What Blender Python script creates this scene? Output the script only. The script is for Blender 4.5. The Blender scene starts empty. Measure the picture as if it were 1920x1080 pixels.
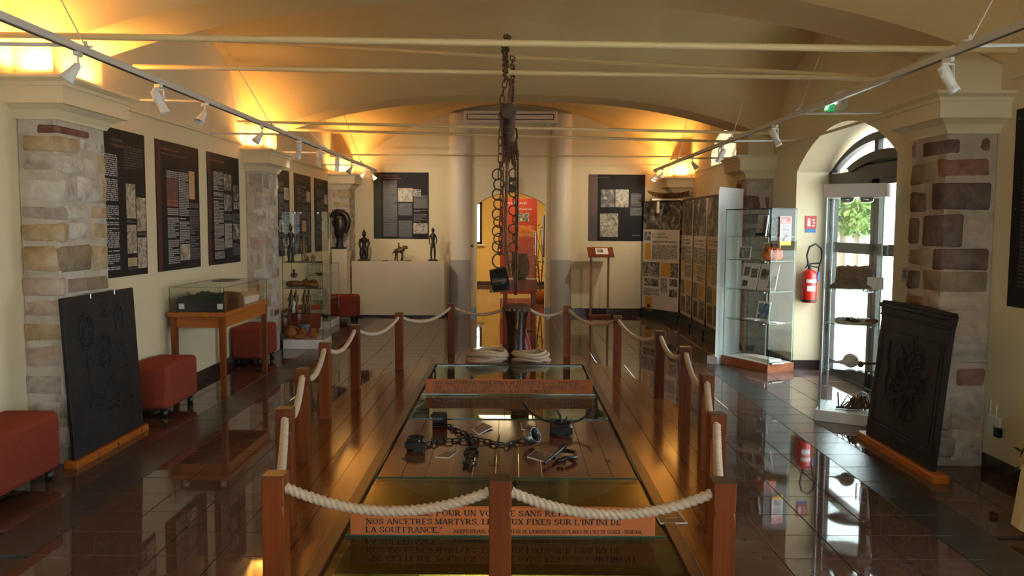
import bpy, bmesh, math, random
from mathutils import Vector, Matrix
random.seed(7)
R = random.random
def U(a, b): return a + (b - a) * random.random()
V = Vector
PI = math.pi
SC = bpy.context.scene
COL = SC.collection

# ------------------------------------------------------------------ camera, world, sun, exposure
FPX, PITCH, ROLL, CH = 1515.0, math.atan(115 / 1515.0), 0.005, 1.6
cam = bpy.data.objects.new('camera', bpy.data.cameras.new('camera'))
COL.objects.link(cam)
cam.data.sensor_width = 36.0
cam.data.lens = FPX / 1920 * 36
cam.data.clip_start = 0.05
CROT = Matrix.Rotation(PI / 2 - PITCH, 3, 'X') @ Matrix.Rotation(ROLL, 3, 'Z')
cam.matrix_world = Matrix.Translation((0, 0, CH)) @ CROT.to_4x4()
SC.camera = cam
SC.view_settings.view_transform = 'Standard'
SC.view_settings.look = 'None'
SC.view_settings.gamma = 1
SC.view_settings.use_curve_mapping = False
SC.view_settings.exposure = EXPOSURE = 0.95
SC.cycles.use_denoising = True
SC.cycles.max_bounces = 10
SC.cycles.diffuse_bounces = 5
SC.cycles.glossy_bounces = 5
SC.cycles.transparent_max_bounces = 40
SC.cycles.caustics_reflective = False
SC.cycles.caustics_refractive = False
SC.cycles.sample_clamp_indirect = 6

world = bpy.data.worlds.new('sky'); SC.world = world
world.use_nodes = True
wn = world.node_tree.nodes; wl = world.node_tree.links
bgn = wn['Background']
bgn.inputs['Color'].default_value = (0.82, 0.92, 1.0, 1)
bgn.inputs['Strength'].default_value = 5.2

def lamp(name, kind, loc, energy, color, rot=(0, 0, 0), **kw):
    d = bpy.data.lights.new(name, kind)
    d.energy = energy; d.color = color
    for k, v in kw.items(): setattr(d, k, v)
    o = bpy.data.objects.new(name, d); COL.objects.link(o)
    o.location = loc; o.rotation_euler = rot
    return o
sun = lamp('sun', 'SUN', (0, 0, 20), 9.0, (1, .95, .86), (math.radians(10), math.radians(-38), 0), angle=0.009)
# sky portals in the real openings: two arched doors and one lunette of the right wall, one window of the near wall
def portal(loc, rot, sx, sy):
    o = lamp('daylight_portal', 'AREA', loc, 1, (1, 1, 1), rot, shape='RECTANGLE', size=sx, size_y=sy)
    o.data.cycles.is_portal = True
portal((3.75, 7.9, 1.3), (0, PI / 2, 0), 2.6, 2.4)
portal((3.75, 2.7, 1.3), (0, PI / 2, 0), 2.6, 2.4)
portal((3.75, -1.3, 1.3), (0, PI / 2, 0), 2.6, 2.4)
portal((-1.5, -3.85, 1.6), (PI / 2, 0, 0), 1.7, 1.9)
portal((1.5, -3.85, 1.6), (PI / 2, 0, 0), 1.7, 1.9)
portal((3.75, 12.3, 2.8), (0, PI / 2, 0), .6, 1.5)

# ------------------------------------------------------------------ pixel to place (1920x1080 frame)
def ray(px, py): return CROT @ V((px - 960, 540 - py, -FPX))
CAM0 = V((0, 0, CH))
def P(px, py, Y):
    r = ray(px, py); return CAM0 + r * (Y / r.y)
def F(px, py, z=0.0):
    r = ray(px, py); return CAM0 + r * ((z - CH) / r.z)
def W(px, py, X):
    r = ray(px, py); return CAM0 + r * (X / r.x)

# ------------------------------------------------------------------ materials
def newmat(name):
    m = bpy.data.materials.new(name); m.use_nodes = True
    nt = m.node_tree
    return m, nt, nt.nodes['Principled BSDF']
def rgb(c): return (c[0], c[1], c[2], 1)
def texco(nt, scale=(1, 1, 1), rnd=False):
    tc = nt.nodes.new('ShaderNodeTexCoord'); mp = nt.nodes.new('ShaderNodeMapping')
    mp.inputs['Scale'].default_value = scale
    nt.links.new(tc.outputs['Object'], mp.inputs['Vector'])
    if rnd:
        oi = nt.nodes.new('ShaderNodeObjectInfo'); vm = nt.nodes.new('ShaderNodeVectorMath'); vm.operation = 'MULTIPLY'
        vm.inputs[1].default_value = (37, 53, 71)
        nt.links.new(oi.outputs['Random'], vm.inputs[0]); nt.links.new(vm.outputs[0], mp.inputs['Location'])
    return mp.outputs[0]
def ramp(nt, stops, fac):
    r = nt.nodes.new('ShaderNodeValToRGB')
    while len(r.color_ramp.elements) < len(stops): r.color_ramp.elements.new(.5)
    for e, (p, c) in zip(r.color_ramp.elements, stops): e.position = p; e.color = rgb(c)
    nt.links.new(fac, r.inputs[0]); return r.outputs[0]
def noise(nt, vec, scale, detail=4, rough=.6, dist=0):
    n = nt.nodes.new('ShaderNodeTexNoise')
    n.inputs['Scale'].default_value = scale; n.inputs['Detail'].default_value = detail
    n.inputs['Roughness'].default_value = rough; n.inputs['Distortion'].default_value = dist
    nt.links.new(vec, n.inputs['Vector']); return n.outputs['Fac']
def bump(nt, b, h, strength, dist):
    bn = nt.nodes.new('ShaderNodeBump'); bn.inputs['Strength'].default_value = strength; bn.inputs['Distance'].default_value = dist
    nt.links.new(h, bn.inputs['Height']); nt.links.new(bn.outputs[0], b.inputs['Normal'])
def plain(name, c, rough=.5, metal=0, spec=.5, coat=0):
    m, nt, b = newmat(name)
    b.inputs['Base Color'].default_value = rgb(c); b.inputs['Roughness'].default_value = rough
    b.inputs['Metallic'].default_value = metal; b.inputs['Specular IOR Level'].default_value = spec
    b.inputs['Coat Weight'].default_value = coat
    return m
def mottled(name, c1, c2, scale=4, rough=.6, bumpk=0, bscale=None, lo=.3, hi=.7, rnd=True, spec=.5, metal=0, dist=.01, stretch=(1, 1, 1)):
    m, nt, b = newmat(name)
    v = texco(nt, stretch, rnd)
    n = noise(nt, v, scale)
    nt.links.new(ramp(nt, [(lo, c1), (hi, c2)], n), b.inputs['Base Color'])
    b.inputs['Roughness'].default_value = rough; b.inputs['Specular IOR Level'].default_value = spec; b.inputs['Metallic'].default_value = metal
    if bumpk: bump(nt, b, noise(nt, v, bscale or scale * 3, 6), bumpk, dist)
    return m
def wood(name, c1, c2, axis, rough=.25, spec=.5, scale=14, coat=0):
    m, nt, b = newmat(name)
    s = [scale, scale, scale]; s[axis] = scale * .05
    v = texco(nt, s, True)
    n = noise(nt, v, 1.0, 5, .6, .8)
    v2 = texco(nt, (.7, .7, .7), True)
    n2 = noise(nt, v2, 1.0, 2)
    mx = nt.nodes.new('ShaderNodeMath'); mx.operation = 'ADD'; nt.links.new(n, mx.inputs[0])
    ml = nt.nodes.new('ShaderNodeMath'); ml.operation = 'MULTIPLY_ADD'; ml.inputs[1].default_value = .5; ml.inputs[2].default_value = -.25
    nt.links.new(n2, ml.inputs[0]); nt.links.new(ml.outputs[0], mx.inputs[1])
    nt.links.new(ramp(nt, [(.3, c1), (.72, c2)], mx.outputs[0]), b.inputs['Base Color'])
    b.inputs['Roughness'].default_value = rough; b.inputs['Specular IOR Level'].default_value = spec; b.inputs['Coat Weight'].default_value = coat
    bump(nt, b, n, .12, .002)
    return m
def glassy(name, tint=(.93, .97, .95), k=1.0, rough=0.0):
    m = bpy.data.materials.new(name); m.use_nodes = True
    nt = m.node_tree; nt.nodes.clear()
    out = nt.nodes.new('ShaderNodeOutputMaterial'); mix = nt.nodes.new('ShaderNodeMixShader')
    t = nt.nodes.new('ShaderNodeBsdfTransparent'); g = nt.nodes.new('ShaderNodeBsdfGlossy')
    t.inputs[0].default_value = rgb(tint); g.inputs['Roughness'].default_value = rough
    lw = nt.nodes.new('ShaderNodeLayerWeight'); lw.inputs[0].default_value = .5
    pw = nt.nodes.new('ShaderNodeMath'); pw.operation = 'POWER'; pw.inputs[1].default_value = 5
    nt.links.new(lw.outputs['Facing'], pw.inputs[0])
    mu = nt.nodes.new('ShaderNodeMath'); mu.operation = 'MULTIPLY_ADD'; mu.inputs[1].default_value = .9; mu.inputs[2].default_value =   .024 * k; mu.use_clamp = True
    nt.links.new(pw.outputs[0], mu.inputs[0]); nt.links.new(mu.outputs[0], mix.inputs[0])
    nt.links.new(t.outputs[0], mix.inputs[1]); nt.links.new(g.outputs[0], mix.inputs[2]); nt.links.new(mix.outputs[0], out.inputs[0])
    return m
def emit(name, c, s):
    m, nt, b = newmat(name)
    b.inputs['Base Color'].default_value = rgb(c); b.inputs['Emission Color'].default_value = rgb(c); b.inputs['Emission Strength'].default_value = s
    return m

M = {}
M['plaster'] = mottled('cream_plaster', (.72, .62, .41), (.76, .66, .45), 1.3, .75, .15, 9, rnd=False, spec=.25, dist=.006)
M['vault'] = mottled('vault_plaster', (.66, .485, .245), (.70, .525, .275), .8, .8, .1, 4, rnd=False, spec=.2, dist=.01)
M['annex'] = mottled('yellow_plaster', (.80, .58, .20), (.84, .62, .24), 1.3, .75, 0, rnd=False, spec=.2)
M['tile'] = mottled('brown_tile', (.088, .045, .033), (.110, .058, .042), 5, .035, 0, rnd=True, spec=.55)
M['granite'] = mottled('dark_granite_tile', (.030, .026, .025), (.075, .068, .064), 60, .24, 0, rnd=True, spec=.5)
M['grout'] = plain('grout', (.30, .245, .205), .7)
M['skirting'] = mottled('brown_skirting_tile', (.040, .026, .022), (.05, .033, .028), 6, .15, 0)
M['deck'] = wood('varnished_deck_wood', (.085, .022, .004), (.20, .064, .011), 1, .15, .55)
M['deckdark'] = wood('dark_trim_wood', (.035, .012, .006), (.08, .028, .012), 1, .25)
M['panelwood'] = wood('red_panel_wood', (.085, .021, .006), (.135, .037, .012), 1, .12, .35)
M['postwood'] = wood('post_wood', (.085, .0155, .002), (.205, .045, .004), 2, .45, .25)
M['postcap'] = wood('post_cap_wood', (.035, .014, .006), (.075, .03, .012), 0, .3)
M['orange_y'] = wood('orange_pine_along', (.34, .085, .006), (.47, .14, .014), 1, .35)
M['orange_x'] = wood('orange_pine_across', (.34, .085, .006), (.47, .14, .014), 0, .35)
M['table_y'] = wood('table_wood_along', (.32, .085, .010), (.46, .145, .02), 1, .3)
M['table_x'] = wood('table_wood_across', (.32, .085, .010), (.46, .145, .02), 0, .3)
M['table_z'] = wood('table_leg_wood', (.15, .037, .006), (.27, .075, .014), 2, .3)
M['sign_x'] = wood('engraved_board_wood', (.50, .135, .040), (.60, .185, .060), 0, .5, .3, 10)
M['cherry'] = wood('cherry_wood', (.15, .034, .010), (.26, .068, .022), 2, .45, .3)
M['rope'] = mottled('white_rope', (.48, .365, .25), (.62, .49, .36), 60, .85, .3, 200, spec=.2, dist=.002)
M['oldrope'] = mottled('old_hemp', (.16, .09, .04), (.30, .18, .09), 40, .9, .3, 120, spec=.1, dist=.003)
M['rust'] = mottled('rusty_iron', (.06, .032, .018), (.20, .105, .058), 30, .7, .3, 80, spec=.4, metal=.2, dist=.002)
M['iron'] = mottled('black_iron', (.010, .010, .012), (.03, .028, .03), 25, .35, .3, 60, spec=.5, metal=.4, dist=.002)
M['steel'] = plain('worn_steel', (.55, .55, .58), .3, 1)
M['cast'] = mottled('black_cast_iron', (.008, .008, .009), (.020, .019, .019), 14, .55, .5, 40, spec=.3, dist=.006)
M['darkwood'] = mottled('dark_carved_wood', (.012, .007, .006), (.035, .02, .014), 20, .4, .3, 60, dist=.003)
M['logwood'] = mottled('weathered_log', (.05, .032, .024), (.16, .105, .075), 9, .85, .6, 30, spec=.2, dist=.006, stretch=(1, .2, 1))
M['bronze'] = mottled('old_bronze', (.05, .035, .012), (.16, .11, .035), 20, .4, .2, 50, metal=.6, dist=.002)
M['brass'] = mottled('brown_brass', (.10, .045, .015), (.30, .15, .05), 30, .35, .2, 60, metal=.5, dist=.002)
M['clay'] = mottled('orange_clay', (.30, .085, .02), (.50, .17, .045), 12, .6, .3, 40, dist=.004)
M['red'] = mottled('terracotta_fabric', (.235, .042, .022), (.275, .052, .028), 80, .85, .2, 300, spec=.2, dist=.001)
M['black'] = plain('black_plastic', (.012, .012, .013), .35)
M['rod'] = plain('cream_painted_steel', (.78, .62, .34), .4)
M['white'] = plain('white_lacquer', (.78, .77, .76), .35)
M['track'] = plain('pale_grey_lacquer', (.62, .60, .57), .4)
M['matwhite'] = plain('matt_white', (.74, .70, .62), .6)
M['cream'] = mottled('cream_board', (.66, .57, .42), (.70, .61, .46), 2, .6)
M['glass'] = glassy('case_glass', (.975, .99, .982), .9)
M['doorglass'] = glassy('door_glass', (.96, .98, .97), .8)
M['deckglass'] = glassy('deck_glass', (.62, .72, .52), 1.25)
M['edge'] = glassy('green_glass_edge', (.50, .70, .62), 3, .05)
M['edgeteal'] = plain('teal_glass_rim', (.045, .105, .085), .08, 0, 1.0)
M['edgedark'] = plain('dark_glass_rim', (.03, .05, .045), .15)
M['acrylic'] = glassy('acrylic', (.72, .76, .76), 1.6)
M['posterblack'] = mottled('poster_black', (.010, .009, .011), (.017, .014, .016), 2, .6, 0, spec=.25)
M['posterred'] = mottled('poster_dark_red', (.035, .008, .006), (.075, .016, .010), 3, .6, 0)
M['postergreen'] = mottled('poster_dark_green', (.010, .020, .006), (.025, .04, .010), 3, .6, 0)
M['posterplum'] = mottled('poster_brown', (.07, .022, .014), (.11, .035, .02), 3, .35, 0)
M['ink_white'] = plain('printed_white', (.36, .36, .36), .5)
M['ink_grey'] = plain('printed_grey', (.12, .12, .125), .5)
M['ink_dim'] = plain('printed_dim', (.045, .04, .045), .5)
M['ink_black'] = plain('printed_black', (.015, .012, .012), .5)
M['ink_gold'] = plain('printed_amber', (.62, .32, .04), .5)
M['ink_tan'] = plain('printed_tan', (.50, .30, .16), .5)
M['ink_rose'] = mottled('printed_rose', (.18, .045, .035), (.30, .10, .08), 5, .5)
M['paper'] = plain('white_paper', (.78, .77, .74), .5)
M['banner'] = plain('banner_white', (.66, .62, .56), .5)
M['blueband'] = plain('banner_dark_blue', (.02, .035, .05), .4)
M['signred'] = plain('sign_red', (.55, .035, .025), .4)
M['signblue'] = plain('sign_blue', (.03, .17, .48), .4)
M['extred'] = plain('extinguisher_red', (.62, .02, .015), .22, 0, .5, .5)
M['yellow'] = plain('yellow', (.75, .42, .03), .5)
M['engraved'] = plain('engraved_ink', (.022, .014, .010), .22, 0, .6)
M['labelink'] = plain('label_dark', (.06, .045, .02), .3)
M['doorframe'] = plain('dark_bronze_door_frame', (.028, .026, .024), .4)
M['green'] = mottled('green_model_grass', (.005, .02, .012), (.02, .05, .028), 60, .9, .6, 150, dist=.004)
M['cloth'] = mottled('cream_tablecloth', (.66, .53, .28), (.72, .60, .34), 10, .9, 0)
M['greypaint'] = mottled('grey_column_paint', (.40, .39, .375), (.43, .42, .405), 2, .5, 0)
M['columnpaint'] = mottled('column_cream_paint', (.74, .68, .56), (.78, .72, .60), 2, .5, 0)
M['straw'] = mottled('brown_straw', (.10, .045, .015), (.24, .12, .045), 25, .9, .9, 60, dist=.02)
M['shell'] = mottled('white_shell', (.55, .5, .42), (.75, .7, .62), 20, .4)
M['exitgreen'] = emit('exit_green', (.02, .30, .09), .5)
M['exitwhite'] = emit('exit_white', (.8, 1, .85), 1.2)
M['fabric_red'] = mottled('red_printed_cloth', (.55, .04, .015), (.75, .25, .05), 25, .8, .5, 40, dist=.01)
M['leaf'] = mottled('leaf_green', (.05, .12, .015), (.16, .26, .04), 8, .6)
M['bark'] = mottled('bark', (.10, .07, .05), (.2, .15, .11), 8, .9)
M['pave'] = mottled('pale_paving', (.62, .58, .52), (.70, .66, .60), .8, .8, 0, rnd=False)
M['housewall'] = plain('white_render', (.80, .78, .74), .8)
M['roofpink'] = mottled('pink_roof', (.45, .18, .12), (.55, .24, .17), 6, .8)
M['windowdark'] = plain('dark_window', (.08, .10, .12), .15)
M['olive'] = mottled('pit_olive_cloth', (.085, .065, .018), (.15, .115, .035), 3, .8, .3, 6, dist=.02)
M['hessian'] = mottled('pale_hessian', (.34, .27, .13), (.45, .37, .2), 8, .9)
def photo_mat(name, lo, mid, hi, sc=6):
    m, nt, b = newmat(name)
    v = texco(nt, (1, 1, 1), True)
    n1 = noise(nt, v, sc * .38, 3, .6, 2.0); n2 = noise(nt, v, sc * 1.6, 5, .7, .5)
    m1 = nt.nodes.new('ShaderNodeMath'); m1.operation = 'MULTIPLY'; m1.inputs[1].default_value = .62; nt.links.new(n1, m1.inputs[0])
    m2 = nt.nodes.new('ShaderNodeMath'); m2.operation = 'MULTIPLY_ADD'; m2.inputs[1].default_value = .38; nt.links.new(n2, m2.inputs[0]); nt.links.new(m1.outputs[0], m2.inputs[2])
    nt.links.new(ramp(nt, [(.38, lo), (.5, mid), (.6, hi)], m2.outputs[0]), b.inputs['Base Color'])
    b.inputs['Roughness'].default_value = .4
    return m
M['photo'] = photo_mat('greyscale_print', (.012, .012, .013), (.12, .12, .115), (.48, .46, .42), 22)
M['photobig'] = photo_mat('greyscale_print_large', (.015, .013, .012), (.09, .08, .07), (.42, .38, .32), 9)
M['engraving'] = photo_mat('sepia_engraving', (.06, .05, .04), (.36, .32, .25), (.55, .50, .42), 26)
M['colorphoto'] = photo_mat('colour_print', (.05, .07, .09), (.30, .26, .2), (.60, .58, .55), 24)
M['bluephoto'] = photo_mat('blue_print', (.02, .05, .12), (.12, .22, .38), (.60, .64, .68), 18)
# stone
def stone(name, c1, c2, c3, sc=7):
    m, nt, b = newmat(name)
    v = texco(nt, (1, 1, 1), True)
    n = noise(nt, v, sc, 8, .65, .6)
    nt.links.new(ramp(nt, [(.32, c1), (.5, c2), (.68, c3)], n), b.inputs['Base Color'])
    b.inputs['Roughness'].default_value = .9; b.inputs['Specular IOR Level'].default_value = .15
    bump(nt, b, noise(nt, v, 45, 8, .7), .55, .012)
    return m
M['st_white'] = stone('limewashed_stone', (.36, .30, .25), (.60, .55, .48), (.74, .70, .64))
M['st_ochre'] = stone('ochre_stone', (.36, .25, .13), (.50, .37, .21), (.60, .50, .36))
M['st_grey'] = stone('grey_stone', (.30, .255, .215), (.44, .385, .325), (.56, .50, .43))
M['st_pink'] = stone('pink_stone', (.38, .26, .20), (.50, .38, .30), (.58, .49, .41))
M['st_red'] = stone('red_stone', (.13, .05, .04), (.22, .095, .07), (.32, .18, .14))
M['st_mauve'] = stone('mauve_brown_stone', (.105, .072, .062), (.175, .122, .104), (.25, .185, .155))
M['st_rose'] = stone('orange_red_stone', (.20, .095, .067), (.30, .155, .11), (.36, .24, .185))
M['st_sand'] = stone('sand_stone', (.21, .155, .10), (.31, .235, .155), (.38, .30, .21))
M['mortar_l'] = stone('pale_mortar', (.42, .36, .29), (.54, .475, .395), (.62, .57, .50), 5)
M['mortar_r'] = stone('beige_mortar', (.36, .285, .22), (.46, .38, .31), (.54, .47, .40), 5)

# ------------------------------------------------------------------ mesh builder
WO = {}                         # world origin of each object built
class B:
    def __init__(s): s.v = []; s.f = []; s.sm = []; s.mi = []
    def add(s, vs, fs, smooth=False, m=0):
        o = len(s.v); s.v += [tuple(x) for x in vs]
        for f in fs: s.f.append(tuple(i + o for i in f)); s.sm.append(smooth); s.mi.append(m)
        return s
    def obox(s, p, a, b, c, m=0):
        p, a, b, c = V(p), V(a), V(b), V(c)
        vs = [p, p + a, p + a + b, p + b, p + c, p + a + c, p + a + b + c, p + b + c]
        return s.add(vs, [(3, 2, 1, 0), (4, 5, 6, 7), (0, 1, 5, 4), (1, 2, 6, 5), (2, 3, 7, 6), (3, 0, 4, 7)], False, m)
    def box(s, x0, x1, y0, y1, z0, z1, m=0):
        return s.obox((x0, y0, z0), (x1 - x0, 0, 0), (0, y1 - y0, 0), (0, 0, z1 - z0), m)
    def cbox(s, p, a, b, c, bv, m=0, jit=0, smooth=False):
        """chamfered box spanned by a, b, c from corner p"""
        p, a, b, c = V(p), V(a), V(b), V(c)
        ctr = p + (a + b + c) / 2
        L = [a.length / 2, b.length / 2, c.length / 2]; E = [a.normalized(), b.normalized(), c.normalized()]
        vs = []; idx = {}
        for sx in (-1, 1):
            for sy in (-1, 1):
                for sz in (-1, 1):
                    sg = (sx, sy, sz)
                    j = [U(-jit, jit) for _ in range(3)]
                    for k in range(3):
                        q = ctr.copy()
                        for i in range(3):
                            h = L[i] if i == k else L[i] - bv
                            q += E[i] * (sg[i] * h + j[i])
                        idx[sg, k] = len(vs); vs.append(q)
        fs = []
        for k in range(3):
            i, j = (k + 1) % 3, (k + 2) % 3
            for sk in (-1, 1):
                def key(si, sj):
                    t = [0, 0, 0]; t[k] = sk; t[i] = si; t[j] = sj; return tuple(t)
                f = [idx[key(-1, -1), k], idx[key(1, -1), k], idx[key(1, 1), k], idx[key(-1, 1), k]]
                fs.append(f if sk > 0 else f[::-1])
            for si in (-1, 1):
                for sj in (-1, 1):
                    def key2(sk):
                        t = [0, 0, 0]; t[k] = sk; t[i] = si; t[j] = sj; return tuple(t)
                    f = [idx[key2(-1), i], idx[key2(1), i], idx[key2(1), j], idx[key2(-1), j]]
                    fs.append(f if si * sj < 0 else f[::-1])
        for sx in (-1, 1):
            for sy in (-1, 1):
                for sz in (-1, 1):
                    f = [idx[(sx, sy, sz), k] for k in range(3)]
                    fs.append(f if sx * sy * sz > 0 else f[::-1])
        return s.add(vs, fs, smooth, m)
    def bx(s, x0, x1, y0, y1, z0, z1, bv=.004, m=0, jit=0):
        return s.cbox((x0, y0, z0), (x1 - x0, 0, 0), (0, y1 - y0, 0), (0, 0, z1 - z0), bv, m, jit)
    def tube(s, pts, r, n=8, closed=False, m=0, lobes=0, twist=0, amp=.12, caps=True):
        pts = [V(p) for p in pts]; N = len(pts)
        rs = r if isinstance(r, (list, tuple)) else [r] * N
        up = V((0, 0, 1)); vs = []; prev = None; acc = 0
        for i, p in enumerate(pts):
            if closed: t = pts[(i + 1) % N] - pts[i - 1]
            else: t = pts[min(i + 1, N - 1)] - pts[max(i - 1, 0)]
            t = t.normalized() if t.length > 1e-9 else V((0, 0, 1))
            if prev is None:
                a = up if abs(t.z) < .9 else V((1, 0, 0))
                u = t.cross(a).normalized()
            else:
                u = prev - t * prev.dot(t)
                u = u.normalized() if u.length > 1e-6 else t.orthogonal().normalized()
            prev = u; w = t.cross(u)
            if i: acc += (pts[i] - pts[i - 1]).length
            for k in range(n):
                a = 2 * PI * k / n
                rr = rs[i]
                if lobes: rr *= 1 + amp * math.cos(lobes * (a - twist * acc))
                vs.append(p + u * math.cos(a) * rr + w * math.sin(a) * rr)
        fs = []
        for i in range(N if closed else N - 1):
            j = (i + 1) % N
            for k in range(n):
                l = (k + 1) % n
                fs.append((i * n + k, i * n + l, j * n + l, j * n + k))
        s.add(vs, fs, True, m)
        if not closed and caps:
            s.add(vs[:n], [tuple(range(n))[::-1]], False, m); s.add(vs[-n:], [tuple(range(n))], False, m)
        return s
    def cyl(s, p0, p1, r0, r1=None, n=12, m=0): return s.tube([p0, p1], [r0, r0 if r1 is None else r1], n, False, m)
    def lathe(s, prof, c=(0, 0, 0), n=20, m=0, ax=None):
        """profile of (r, h) turned about an axis through c (default z)"""
        ax = V(ax).normalized() if ax is not None else V((0, 0, 1)); u = ax.orthogonal().normalized(); w = ax.cross(u); c = V(c)
        vs = []; fs = []
        for r, h in prof:
            for k in range(n):
                a = 2 * PI * k / n
                vs.append(c + ax * h + u * math.cos(a) * r + w * math.sin(a) * r)
        for i in range(len(prof) - 1):
            for k in range(n):
                l = (k + 1) % n
                fs.append((i * n + k, i * n + l, (i + 1) * n + l, (i + 1) * n + k))
        return s.add(vs, fs, True, m)
    def ball(s, c, r, n=10, m=0):
        r = r if isinstance(r, (tuple, list)) else (r, r, r); c = V(c); vs = []; fs = []
        k = max(4, n // 2 + 1)
        for i in range(k + 1):
            t = PI * i / k
            for j in range(n):
                a = 2 * PI * j / n
                vs.append(c + V((r[0] * math.sin(t) * math.cos(a), r[1] * math.sin(t) * math.sin(a), r[2] * math.cos(t))))
        for i in range(k):
            for j in range(n):
                l = (j + 1) % n
                fs.append((i * n + j, (i + 1) * n + j, (i + 1) * n + l, i * n + l))
        return s.add(vs, fs, True, m)
    def prism(s, poly, d, m=0, smooth=False):
        """polygon of 3D points extruded by d"""
        poly = [V(p) for p in poly]; d = V(d); n = len(poly)
        vs = poly + [p + d for p in poly]
        fs = [tuple(range(n))[::-1], tuple(range(n, 2 * n))] + [(i, (i + 1) % n, n + (i + 1) % n, n + i) for i in range(n)]
        return s.add(vs, fs, smooth, m)
    def quad(s, p, a, b, m=0):
        p, a, b = V(p), V(a), V(b)
        return s.add([p, p + a, p + a + b, p + b], [(0, 1, 2, 3)], False, m)
    def build(s, name, mats, parent=None, recalc=True, bevel=0):
        mats = mats if isinstance(mats, (list, tuple)) else [mats]
        xs = [p[0] for p in s.v]; ys = [p[1] for p in s.v]; zs = [p[2] for p in s.v]
        org = V(((min(xs) + max(xs)) / 2, (min(ys) + max(ys)) / 2, min(zs)))
        me = bpy.data.meshes.new(name)
        me.from_pydata([(p[0] - org.x, p[1] - org.y, p[2] - org.z) for p in s.v], [], s.f)
        me.polygons.foreach_set('use_smooth', s.sm)
        me.polygons.foreach_set('material_index', s.mi)
        for m in mats: me.materials.append(M[m] if isinstance(m, str) else m)
        if recalc:
            bm = bmesh.new(); bm.from_mesh(me); bmesh.ops.recalc_face_normals(bm, faces=bm.faces); bm.to_mesh(me); bm.free()
        me.update()
        o = bpy.data.objects.new(name, me); COL.objects.link(o)
        WO[o.name] = org
        if parent is not None: o.parent = parent; o.location = org - WO[parent.name]
        else: o.location = org
        if bevel:
            md = o.modifiers.new('bevel', 'BEVEL'); md.width = bevel; md.segments = 2; md.limit_method = 'ANGLE'
        return o
def tag(o, label=None, cat=None, group=None, kind=None):
    for k, v in (('label', label), ('category', cat), ('group', group), ('kind', kind)):
        if v: o[k] = v
    return o
def thing(name, label, cat, loc, group=None):
    o = bpy.data.objects.new(name, None); COL.objects.link(o)
    o.location = loc; o.empty_display_size = .1; WO[o.name] = V(loc)
    return tag(o, label, cat, group)
def dup(root, loc, label=None, group=None, rz=None):
    def cp(o, par):
        c = o.copy(); COL.objects.link(c)
        if par is not None: c.parent = par
        for ch in list(o.children): cp(ch, c)
        return c
    r = cp(root, None); r.location = loc; WO[r.name] = V(loc)
    if rz is not None: r.rotation_euler = (0, 0, rz)
    if label: r['label'] = label
    if group: r['group'] = group
    return r
def struct(b, name, mats, parent=None, **k):
    return tag(b.build(name, mats, parent, **k), kind='structure' if parent is None else None)
def text(body, name, mat, parent, p, xd, yd, h=None, width=None, bold=.03, depth=.0004, sx=1.0):
    """a line of capitals: cap height h along yd, squeezed to width along xd"""
    cu = bpy.data.curves.new('line', 'FONT'); cu.body = body; cu.size = 1; cu.offset = bold; cu.resolution_u = 2; cu.fill_mode = 'FRONT'
    t = bpy.data.objects.new('line', cu); COL.objects.link(t)
    me = bpy.data.meshes.new_from_object(t)
    bpy.data.objects.remove(t); bpy.data.curves.remove(cu)
    xs = [q.co.x for q in me.vertices]; w = max(xs) - min(xs); x0 = min(xs)
    p, xd, yd = V(p), V(xd).normalized(), V(yd).normalized(); n = xd.cross(yd)
    kx = (width / w) if width else h / .72 * sx
    ky = h / .72
    cs = [p + xd * ((q.co.x - x0) * kx) + yd * (q.co.y * ky) + n * depth for q in me.vertices]
    org = sum(cs, V((0, 0, 0))) / len(cs)
    for q, c in zip(me.vertices, cs): q.co = c - org
    me.materials.append(M[mat])
    o = bpy.data.objects.new(name, me); COL.objects.link(o); o.parent = parent; o.location = org - WO[parent.name]; WO[o.name] = org
    o['kind'] = 'stuff'
    return o
M['cherrydark'] = wood('dark_drum_wood', (.020, .008, .005), (.065, .022, .010), 2, .3)
M['steelblue'] = mottled('bright_worn_iron', (.05, .05, .055), (.30, .30, .32), 20, .25, 0, metal=.8)
M['cherry2'] = wood('red_brown_base_wood', (.30, .095, .04), (.42, .15, .07), 0, .3)
M['signred2'] = plain('banner_red', (.30, .028, .014), .5)
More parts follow.
